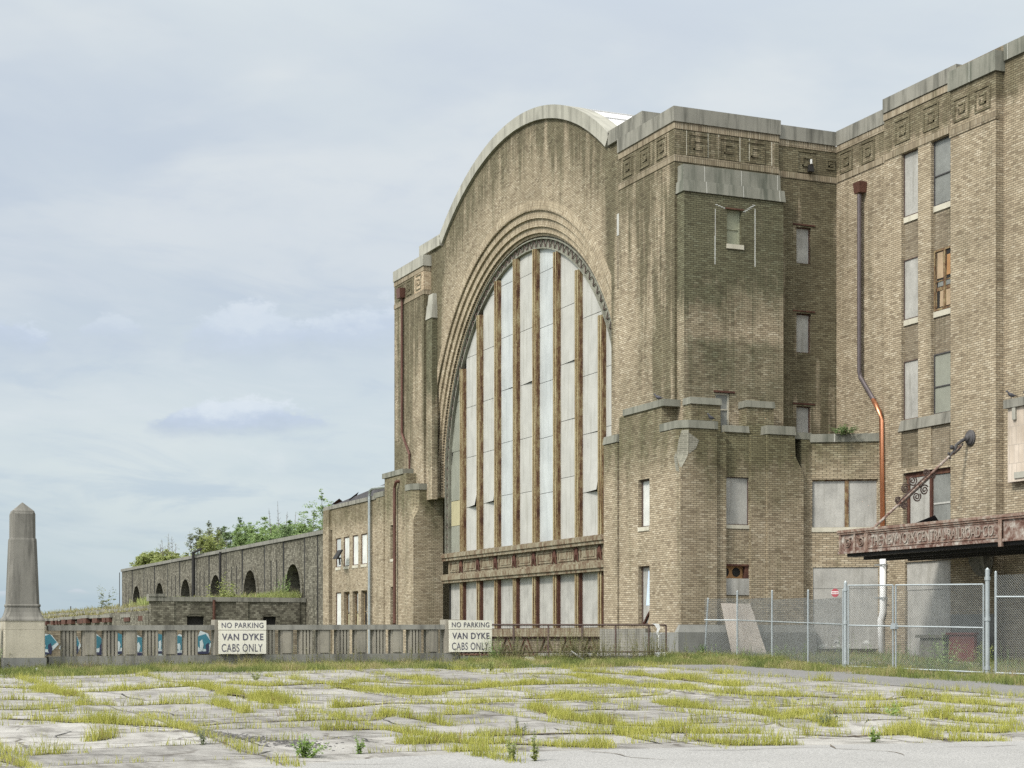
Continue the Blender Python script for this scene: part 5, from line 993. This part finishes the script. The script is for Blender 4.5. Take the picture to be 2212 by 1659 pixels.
def near_edge(x):
    for (a, b), (c, d) in zip(NEAR[:-1], NEAR[1:]):
        if a <= x <= c: return b+(d-b)*(x-a)/(c-a)+.08*mnoise.noise((x*1.3, 0, 7.))
    return 10.
mb = MB(); xs2 = [-30, -10, *np.arange(-2, 26, .25), 30, 45, 60]; fr = [0, .02, .05, .1, .2, .35, .6, 1.]
vv = []; m_ = len(fr)
for x in xs2:
    for f in fr: y = near_edge(x)-f*30; vv.append((x, y, gh(x, y)+.02*min(1, f*40)+.004))
mb.add(vv, [(i*m_+j, (i+1)*m_+j, (i+1)*m_+j+1, i*m_+j+1) for i in range(len(xs2)-1) for j in range(m_-1)])
st(mb.build('road', asphalt('pale_asphalt', (.19, .185, .178), (.27, .264, .255), .32)))
lane = gridmesh(np.array([24.1, 24.4, 25, 25.6, 26.3, 27., 28, 30, 33, 38]), np.arange(18, 49.6, .3), lambda x, y: gh(x, y)+.006, lambda x, y: y < 47.2-(x-24)*.3+.5*mnoise.noise((x, y, 1.)))
st(lane.build('lane', asphalt('grey_asphalt', (.115, .112, .108), (.175, .17, .165), .25)))
def ribbon(lines, w0, dz, jit, seed, skipf=None):
    r = random.Random(seed); mb = MB()
    for ln, w in lines:
        pts = list(lerp_pts(ln, .18))
        if len(pts) < 2: continue
        row = []
        for i, (x, y, dx, dy) in enumerate(pts):
            ww = (w or w0)*r.uniform(.55, 1.35)*(.25 if i in (0, len(pts)-1) else 1); ox = r.uniform(-jit, jit); oy = r.uniform(-jit, jit); x += ox; y += oy
            row.append(((x-dy*ww, y+dx*ww, gh(x, y)+dz), (x+dy*ww, y-dx*ww, gh(x, y)+dz)))
        for (a, b), (c, d) in zip(row[:-1], row[1:]): mb.quad(a, b, d, c)
    return mb
st(ribbon([(l, max(.05, w*.42)) for w, d, l in JOINTS], .1, .012, .03, 3).build('joint_soil', 'soil'))
rc = random.Random(77)
for k in range(120):
    x, y, a = rc.uniform(2, 23), rc.uniform(21.5, 45), rc.choice([0, 0, 1.57])+rc.gauss(0, .35); ln = [(x, y)]
    for q in range(rc.randint(2, 6)): a += rc.gauss(0, .45); x += math.cos(a)*.33; y += math.sin(a)*.33; ln.append((x, y))
    CRACKS.append(ln)
st(ribbon([(l, None) for l in CRACKS], .016, .009, .025, 4).build('pavement_cracks', 'black'))
TAR = [[(9.9, 20.7), (10.1, 20.1), (10.0, 19.5), (10.4, 18.9)], [(13.5, 20.2), (13.2, 19.6), (13.6, 19.0), (13.4, 18.2)], [(11.2, 20.2), (11.9, 19.9), (12.7, 20.0), (13.4, 19.7)], [(6.2, 20.3), (6.6, 20.0), (7.3, 19.9)], [(14.6, 19.2), (15.2, 19.0), (16., 19.1)]]
st(ribbon([(l, None) for l in TAR], .012, .029, .03, 9).build('road_cracks', 'soil'))
# crumbled patch
r = random.Random(5); mb = MB()
for k in range(700):
    t = r.random(); x = 5.9+t*1.0+r.gauss(0, .07+.12*t); y = 26.0-3.2*t+r.gauss(0, .3); s = r.uniform(.006, .026); z = gh(x, y); mb.box(x-s, x+s, y-s*r.uniform(.6, 1.2), y+s, z-.005, z+s*r.uniform(.3, .8), top=(s*.3, s*.4, s*.2, s*.3))
tag(mb.build('broken_asphalt', paint('broken_asphalt', (.10, .095, .09), .4, 0, fine=60)), 'scatter of broken dark asphalt bits between the slabs', 'rubble', kind='stuff')

# ---------------------------------------------------------------- grass
def blades(pts, hmin, hmax, w, lean, seed, hf=None):
    """pts: base points; every blade is a bent tapering strip"""
    r = np.random.default_rng(seed); n = len(pts); p = np.array(pts); h = r.uniform(hmin, hmax, n)*(1 if hf is None else np.array(hf)); a = r.uniform(0, 2*np.pi, n)
    d = np.stack([np.cos(a), np.sin(a), np.zeros(n)], 1); s = np.stack([-np.sin(a), np.cos(a), np.zeros(n)], 1); b = r.uniform(0, 2*np.pi, n); s = np.stack([np.cos(b), np.sin(b), np.zeros(n)], 1)
    ww = (w*r.uniform(.6, 1.4, n))[:, None]; l = (lean*r.uniform(.1, 1., n)*h)[:, None]; up = np.array([[0, 0, 1.]]); H = h[:, None]
    v = np.stack([p-s*ww, p+s*ww, p+up*H*.6+d*l*.4+s*ww*.75, p+up*H*.6+d*l*.4-s*ww*.75, p+up*H+d*l], 1).reshape(-1, 3)
    k = np.arange(n)*5; q = np.stack([k, k+1, k+2, k+3], 1); t = np.stack([k+3, k+2, k+4], 1)
    me = bpy.data.meshes.new('grass'); me.vertices.add(len(v)); me.vertices.foreach_set('co', v.ravel()); me.loops.add(7*n); me.polygons.add(2*n)
    me.loops.foreach_set('vertex_index', np.concatenate([q.ravel(), t.ravel()])); me.polygons.foreach_set('loop_start', np.concatenate([np.arange(n)*4, 4*n+np.arange(n)*3])); me.update(calc_edges=True); me.validate()
    return me
def grass_obj(name, me, mat, lab, cat='grass'):
    me.materials.append(M[mat]); o = bpy.data.objects.new(name, me); COL.objects.link(o); return tag(o, lab, cat, kind='stuff')
r = random.Random(21); pts = []; hf = []
GRID = [(.07, .55, [(3.05*(i-.1), 20.), (3.05*(i-.1)+.1, 32.), (3.05*(i-.1), 46.5)]) for i in range(0, 9)] + [(.06, .5, [(1., .35+2.36*j), (12., .4+2.36*j), (24., .3+2.36*j)]) for j in range(9, 20)]
for w, dn, ln in [(w*.5, d*1.35, l) for w, d, l in JOINTS]+GRID:
    L = sum(math.hypot(c-a, d-b) for (a, b), (c, d) in zip(ln[:-1], ln[1:])); n = int(L*w*3.4*dn*900)
    segs = list(lerp_pts(ln, .1))
    for k in range(n):
        x, y, dx, dy = r.choice(segs); g = mnoise.noise((x*.9, y*.9, 2.)) + .5*mnoise.noise((x*2.7, y*2.7, 5.))
        if g < r.uniform(-.5, .25) : continue
        o = r.gauss(0, w*.62)*(1+.4*g); x2 = x-dy*o+r.uniform(-.1, .1); y2 = y+dx*o+r.uniform(-.1, .1)
        pts.append((x2, y2, gh(x2, y2)-.005)); hf.append(max(.22, .8+1.1*g-abs(o)/(w+.01)*.15))
for k in range(420):     # taller tufts
    w, dn, ln = r.choice(JOINTS); x, y, dx, dy = r.choice(list(lerp_pts(ln, .2))); x += r.gauss(0, w*.4); y += r.gauss(0, w*.4); t = r.uniform(1.3, 2.4)
    for q in range(r.randint(8, 34)): a, b_ = x+r.gauss(0, .07), y+r.gauss(0, .07); pts.append((a, b_, gh(a, b_))); hf.append(t*r.uniform(.5, 1))
grass_obj('joint_grass', blades(pts, .05, .19, .0042, .6, 1, hf), 'grass', 'yellow-green grass growing along the joints of the broken plaza slabs')
pts = []; hf = []
def verge(x0, x1, y0, y1, n, edge=.6):
    for k in range(n):
        x, y = r.uniform(x0, x1), r.uniform(y0, y1); g = mnoise.noise((x*.5, y*.8, 8.))+.6*mnoise.noise((x*1.8, y*1.8, 3.))
        m = min(x-x0, x1-x, y-y0)/edge
        if m < r.random()*(1-.8*g) or g < r.uniform(-.75, .15): continue
        pts.append((x, y, gh(x, y)-.01)); hf.append(max(.3, .85+1.1*g))
verge(-6, 20.5, 46.3, 50.5, 78000); verge(19.5, 28.4, 46.0, 50.5, 30000); verge(26.6, 30.2, 30, 50, 46000, .4); verge(28.3, 37, 37, 53.4, 20000); verge(27.6, 31.5, 49.5, 53.3, 9000)
grass_obj('verge_grass', blades(pts, .05, .24, .0062, .65, 2, hf), 'grass_verge', 'green and dry grass verge below the balustrade, railing and fence')
pts = []; hf = []
for k in range(7000):
    x, y = r.uniform(20.8, 30.3), 104.5+abs(r.gauss(0, 2.6)); g = mnoise.noise((x*.8, y*.6, 1.)); 
    d = .35+.65*max(0, (x-26)/4)
    if r.random() < d+.35*g: pts.append((x, y, 3.6)); hf.append((.55+.55*max(0, (x-25)/5))*(1+.5*g))
grass_obj('roof_grass', blades(pts, .45, .95, .028, .5, 3, hf), 'leaf_yellow', 'tall pale green grass overgrowing the low flat roof')
pts = []
for k in range(5200):
    x, y = r.uniform(20.8, 30), r.uniform(105, 190)
    pts.append((x, y, {0: 3.1, 1: 3.6, 2: 3.95}[0 if x < 23.3 else 1 if x < 25.6 else 2] - .02))
grass_obj('platform_grass', blades(pts, .12, .55, .03, .6, 4), 'grass_dry', 'dry straw-coloured grass on the ruined platforms')
# tall weeds along the kerb: stems with small leaves and seed heads
def weeds(spots, seed, leaf, h0, h1, nst=1):
    r = random.Random(seed); mb = MB()
    for (x, y, z, hs) in spots:
        for s in range(nst):
            h = r.uniform(h0, h1)*hs; a = r.uniform(0, 6.28); l = r.uniform(.05, .28)*h; dx, dy = math.cos(a)*l, math.sin(a)*l; w = .0055
            mb.add([(x-w, y, z), (x+w, y, z), (x+dx*.5+w*.7, y+dy*.5, z+h*.6), (x+dx*.5-w*.7, y+dy*.5, z+h*.6), (x+dx, y+dy, z+h)], [(0, 1, 2, 3), (3, 2, 4)])
            for k in range(int(leaf*h)):
                t = r.uniform(.12, 1); b = r.uniform(0, 6.28); q = Vector((x+dx*t*t, y+dy*t*t, z+h*t)); ll = r.uniform(.03, .085)*(1.25-t*.7); e = Vector((math.cos(b), math.sin(b), r.uniform(-.3, .9))).normalized()*ll; n_ = Vector((-math.sin(b), math.cos(b), r.uniform(-.4, .4)))*ll*.28
                mb.add([q, q+e*.5+n_, q+e, q+e*.5-n_], [(0, 1, 2, 3)])
    return mb
sp = []
for k in range(330): x = r.uniform(4.5, 20); y = BU-.2-abs(r.gauss(0, .22)); sp.append((x, y, gh(x, y), r.uniform(.3, 1)*(1.0+.7*mnoise.noise((x*.9, 0, 0)))))
tag(weeds(sp, 5, 26, .25, .75).build('kerb_weeds', 'weed_seed'), 'sparse weeds sprouting along the foot of the balustrade', 'weeds', kind='stuff')
sp = []
for k in range(430):
    x = r.choice([r.gauss(21.5, .45), r.gauss(23.6, .5), r.gauss(24.4, .5), r.uniform(20.8, 28), r.gauss(26.3, .5)]); y = BU-.2-abs(r.gauss(0, .35)); sp.append((x, y, gh(x, min(y, 50.5)), r.uniform(.45, 1)))
tag(weeds(sp, 6, 34, .5, 1.35).build('railing_weeds', 'weed_seed'), 'tall seedy weeds growing against the pipe railing', 'weeds', kind='stuff')
sp = []
for k in range(230): x = r.uniform(28.6, 36.5); y = r.uniform(36.5, 52.5); sp.append((x, y, gh(x, y), r.uniform(.4, 1)))
tag(weeds(sp, 7, 30, .25, .9).build('fence_weeds', 'leaf_mid'), 'green weeds in the strip behind the chain-link fence', 'weeds', kind='stuff')

# single plants
def leaf_cluster(mb, c, rad, n, size, r, flat=.7):
    for k in range(n):
        d = Vector((r.gauss(0, 1), r.gauss(0, 1), r.gauss(0, 1)*flat)); d = d.normalized()*rad*(r.random()**.45)
        p = Vector(c)+Vector((d.x, d.y, d.z*flat)); a, b = r.uniform(0, 6.28), r.uniform(-.7, .7); s = size*r.uniform(.45, 1.1)
        e = Vector((math.cos(a)*math.cos(b), math.sin(a)*math.cos(b), math.sin(b)))*s; f = Vector((-math.sin(a), math.cos(a), r.uniform(-.6, .6))).normalized()*s*.34
        mb.add([p-e*.5, p+f, p+e*.5, p-f], [(0, 1, 2, 3)])
def weed(name, x, y, h, w, n, mat, lab, size=.07, z=None, cat='weed'):
    r = random.Random(int(x*100+y*10)); z = gh(x, y) if z is None else z; mb = MB()
    ns = max(3, int(n/28))
    for k in range(ns):
        a = r.uniform(0, 6.28); l = r.uniform(.1, 1)*w; hh = h*r.uniform(.55, 1)*(1-.35*l/w); tip = Vector((x+math.cos(a)*l, y+math.sin(a)*l, z+hh)); b0 = Vector((x+math.cos(a)*l*.25, y+math.sin(a)*l*.25, z)); mid = (b0+tip)/2+Vector((0, 0, hh*.08))
        mb.tube([b0, mid, tip], [.006, .005, .002], 4)
        for j in range(n//ns):
            t = r.uniform(.1, 1); p = b0.lerp(tip, t); leaf_cluster(mb, p, .025+.12*w, 1, size*(1.15-.6*t), r, 1)
    return tag(mb.build(name, mat), lab, cat)
weed('weed', 5.52, 23.94, .42, .13, 110, 'leaf_grey', 'tall slender grey-green weed on the bare front slab left of the rubble')
weed('weed', 6.25, 21.45, .34, .34, 420, 'leaf_fresh', 'broad bright green weed clump at the edge of the pale road')
weed('weed', 7.05, 21.6, .32, .12, 120, 'leaf_fresh', 'slender upright green weed right of the broad green clump')
weed('weed', 8.45, 19.75, .42, .16, 200, 'leaf_yellow', 'yellow-green weed pair growing through the pale road at the bottom')
weed('weed', 8.72, 19.62, .46, .1, 140, 'leaf_yellow', 'tall yellow-green weed in the pale road, right of the shorter pair')
weed('weed', 10.42, 24.1, .36, .16, 110, 'leaf_grey', 'grey-green weed in the middle of the broken slabs')
weed('weed', 14.4, 20.5, .26, .16, 140, 'leaf_fresh', 'small fresh green weed at the edge of the right front grass')
weed('weed', 15.8, 23.7, .36, .3, 160, 'leaf_grey', 'loose pale weed above the bright grass strip at right')
weed('weed', 17.7, 24.6, .3, .28, 130, 'leaf_fresh', 'low green weed in the grass of the right slabs')
weed('weed', 11.0, 42.0, .34, .25, 150, 'leaf_yellow', 'yellow weed tuft in the slab joint before the first sign')
weed('weed', 18.55, 44.8, .55, .3, 260, 'leaf_yellow', 'upright yellow-green weed before the second sign')
weed('bush', 5.45, 49.9, 1.15, .45, 420, 'leaf_mid', 'leafy green weed bush at the picture edge left of the pedestal', .09, cat='bush')
weed('bush', 29.75, 52.6, .6, .75, 520, 'leaf_dark', 'dark green bush at the foot of the low block left of the plywood', .1, cat='bush')
weed('bush', 32.7, 51.9, .55, .55, 330, 'leaf_mid', 'green bush at the right foot of the plywood sheet', .09, cat='bush')
weed('bush', 30.9, 38.7, 1.05, .42, 420, 'leaf_yellow', 'yellow flowering weed bush behind the gate before the red board', .1, cat='bush')
weed('bush', 32.2, 42.0, 1.3, .8, 520, 'leaf_mid', 'tall green weed bush behind the gate left of the red board', .11, cat='bush')
weed('bush', 20.9, 50.1, 1.0, .5, 420, 'leaf_mid', 'drooping green weed leaning from behind the second sign', .08, cat='bush')
weed('fern', 35.9, 52.85, .34, .7, 420, 'leaf_dark', 'dark green fern on the coping of the diagonal bay', .14, z=9.05, cat='fern')
weed('bush', 25.6, 105.4, 2.5, 1.3, 620, 'leaf_yellow', 'yellow-green sumac bush on the low roof between two arches', .3, z=3.3, cat='bush')
weed('vine', 30.1, 107.9, 3.1, .7, 420, 'leaf_mid', 'green climber hanging over the nearest arch of the arcade', .25, z=3.4, cat='climber')
weed('bush', 25.8, 150, 2.8, 2.2, 140, 'leaf_grey', 'thin bare-stemmed sumac at the far end of the ruined platforms', .4, z=3.9, cat='bush')

# ---------------------------------------------------------------- trees behind the arcade
def tree(name, x, y, ztop, zc, rx0, mat, lab, ncl=34, nl=70, size=.3, bare=0., seed=0):
    """upright multi-stemmed tree: shoots of different height, each thinning to a leafy tip"""
    r = random.Random(seed*97+int(y)); z0 = -2.4; t = thing(name, lab, 'tree', (x, y, z0), 'trees rising behind the arcade'); rx = rx0*1.5
    tr = MB(); cr = MB(); base = Vector((x, y, z0)); fork = Vector((x+r.uniform(-.2, .2), y, z0+(zc-z0)*.55)); tr.tube([base, fork], [.18, .12], 7)
    shoots = int(5+rx*3.2) if not bare else 5
    for k in range(shoots):
        a = r.uniform(0, 6.28); q = rx*r.random()**.6*(.25 if k == 0 else 1); f = 1 if k == 0 else r.uniform(.45, .95)-.25*q/rx
        foot = Vector((x+math.cos(a)*q*.8, y+math.sin(a)*q, zc-1.2)); top = Vector((x+math.cos(a)*q, y+math.sin(a)*q*1.3, zc+(ztop-zc)*max(.12, f)))
        tr.tube([fork, foot, (foot+top)/2+Vector((r.uniform(-.1, .1), 0, 0)), top], [.07, .045, .03, .008], 5)
        L = (top-foot).length
        for b_ in range(9 if not bare else 14):
            s = r.uniform(.25, .97); p = foot.lerp(top, s); aa = r.uniform(0, 6.28); l = (1.05-s)*r.uniform(.35, .9)*max(.7, rx*.5); e = p+Vector((math.cos(aa)*l, math.sin(aa)*l, l*r.uniform(.4, 1.3))); tr.tube([p, e], [.018, .005], 4)
            if nl and not (bare and r.random() < .6):
                for m_ in range(3): leaf_cluster(cr, p.lerp(e, r.uniform(.3, 1.05)), r.uniform(.14, .34), int(nl*.28*r.uniform(.4, 1.2)*(.35 if bare else 1)), size*.62, r)
        if nl and not bare:
            for m_ in range(int(L*7)):
                s = r.random(); p = foot.lerp(top, s); w = (1.05-s)**.7*.62+.07; leaf_cluster(cr, p+Vector((r.gauss(0, w*.6), r.gauss(0, w*.6), r.gauss(0, .12))), r.uniform(.12, .3)*(1.2-.6*s), int(nl*.3*r.uniform(.3, 1.2)), size*.62, r)
    if nl and not bare:
        for k in range(int(ncl*8)):
            hz = r.uniform(-1.4, .75); a = r.uniform(0, 6.28); q = rx*1.1*r.random()**.5*(1-.55*max(0, hz)); c = Vector((x+math.cos(a)*q, y+math.sin(a)*q*1.5, zc+hz*(ztop-zc)+r.gauss(0, .1)))
            if mnoise.noise((c.x*1.1, c.y*1.1, c.z*1.1)) < -.25: continue
            leaf_cluster(cr, c, r.uniform(.18, .42), int(nl*.5*r.uniform(.4, 1.2)), size*.66, r)
    tr.build('trunk', 'bark', t)
    if cr.v: cr.build('crown', mat, t)
    return t
TS = [('tree', 40.6, 203, 11.6, 10.2, 1.5, 'leaf_yellow', 'yellow-green bushy tree at the far left end of the arcade', 50, 60, .42, 0, 1),
 ('tree', 40.6, 197, 11.7, 10.0, 2.0, 'leaf_yellow', 'low yellow-green tree second from the far end of the arcade', 50, 60, .42, 0, 2),
 ('bare_tree', 40.6, 193, 13.3, 11.0, 1.9, 'leaf_yellow', 'bare thin tree rising above the yellow bushes', 8, 14, .3, 1, 3),
 ('tree', 40.6, 187, 10.9, 9.4, 2.4, 'leaf_yellow', 'low yellow tree right of the bare one', 46, 55, .42, 0, 4),
 ('tree', 40.6, 174, 13.3, 10.8, 1.5, 'leaf_grey', 'narrow grey-green tree standing alone above the arcade drainpipe', 26, 44, .34, 0, 5),
 ('tree', 40.6, 170, 12.4, 10.4, 1.7, 'leaf_yellow', 'pale yellow-green tree beside the narrow grey one', 30, 46, .34, 0, 6),
 ('tree', 40.6, 159.5, 13.0, 10.2, 1.5, 'leaf_dark', 'slim dark green tree at the left of the dense clump', 28, 52, .32, 0, 7),
 ('tree', 40.6, 153.5, 12.7, 9.8, 1.9, 'leaf_mid', 'mid green tree second in the dense clump', 40, 60, .34, 0, 8),
 ('tree', 40.6, 148.5, 11.6, 9.3, 2.2, 'leaf_mid', 'low round green tree in the middle of the dense clump', 46, 66, .34, 0, 9),
 ('tree', 40.6, 143.2, 11.8, 9.2, 2.2, 'leaf_mid', 'broad green tree left of the tall sapling', 46, 66, .32, 0, 10),
 ('bare_tree', 40.6, 146, 13.5, 11, 1.1, 'leaf_grey', 'dead twiggy sapling sticking up from the dense clump', 0, 0, .3, 1, 13),
 ('tree', 40.6, 133.8, 13.4, 9.6, 1.7, 'leaf_mid', 'tall sapling with leafy tip nearest the annex', 38, 52, .3, 0, 11),
 ('tree', 40.6, 138.5, 11.5, 8.9, 2.2, 'leaf_dark', 'dense dark green tree just left of the tall sapling', 48, 66, .32, 0, 12)]
for a in TS: tree(*a)
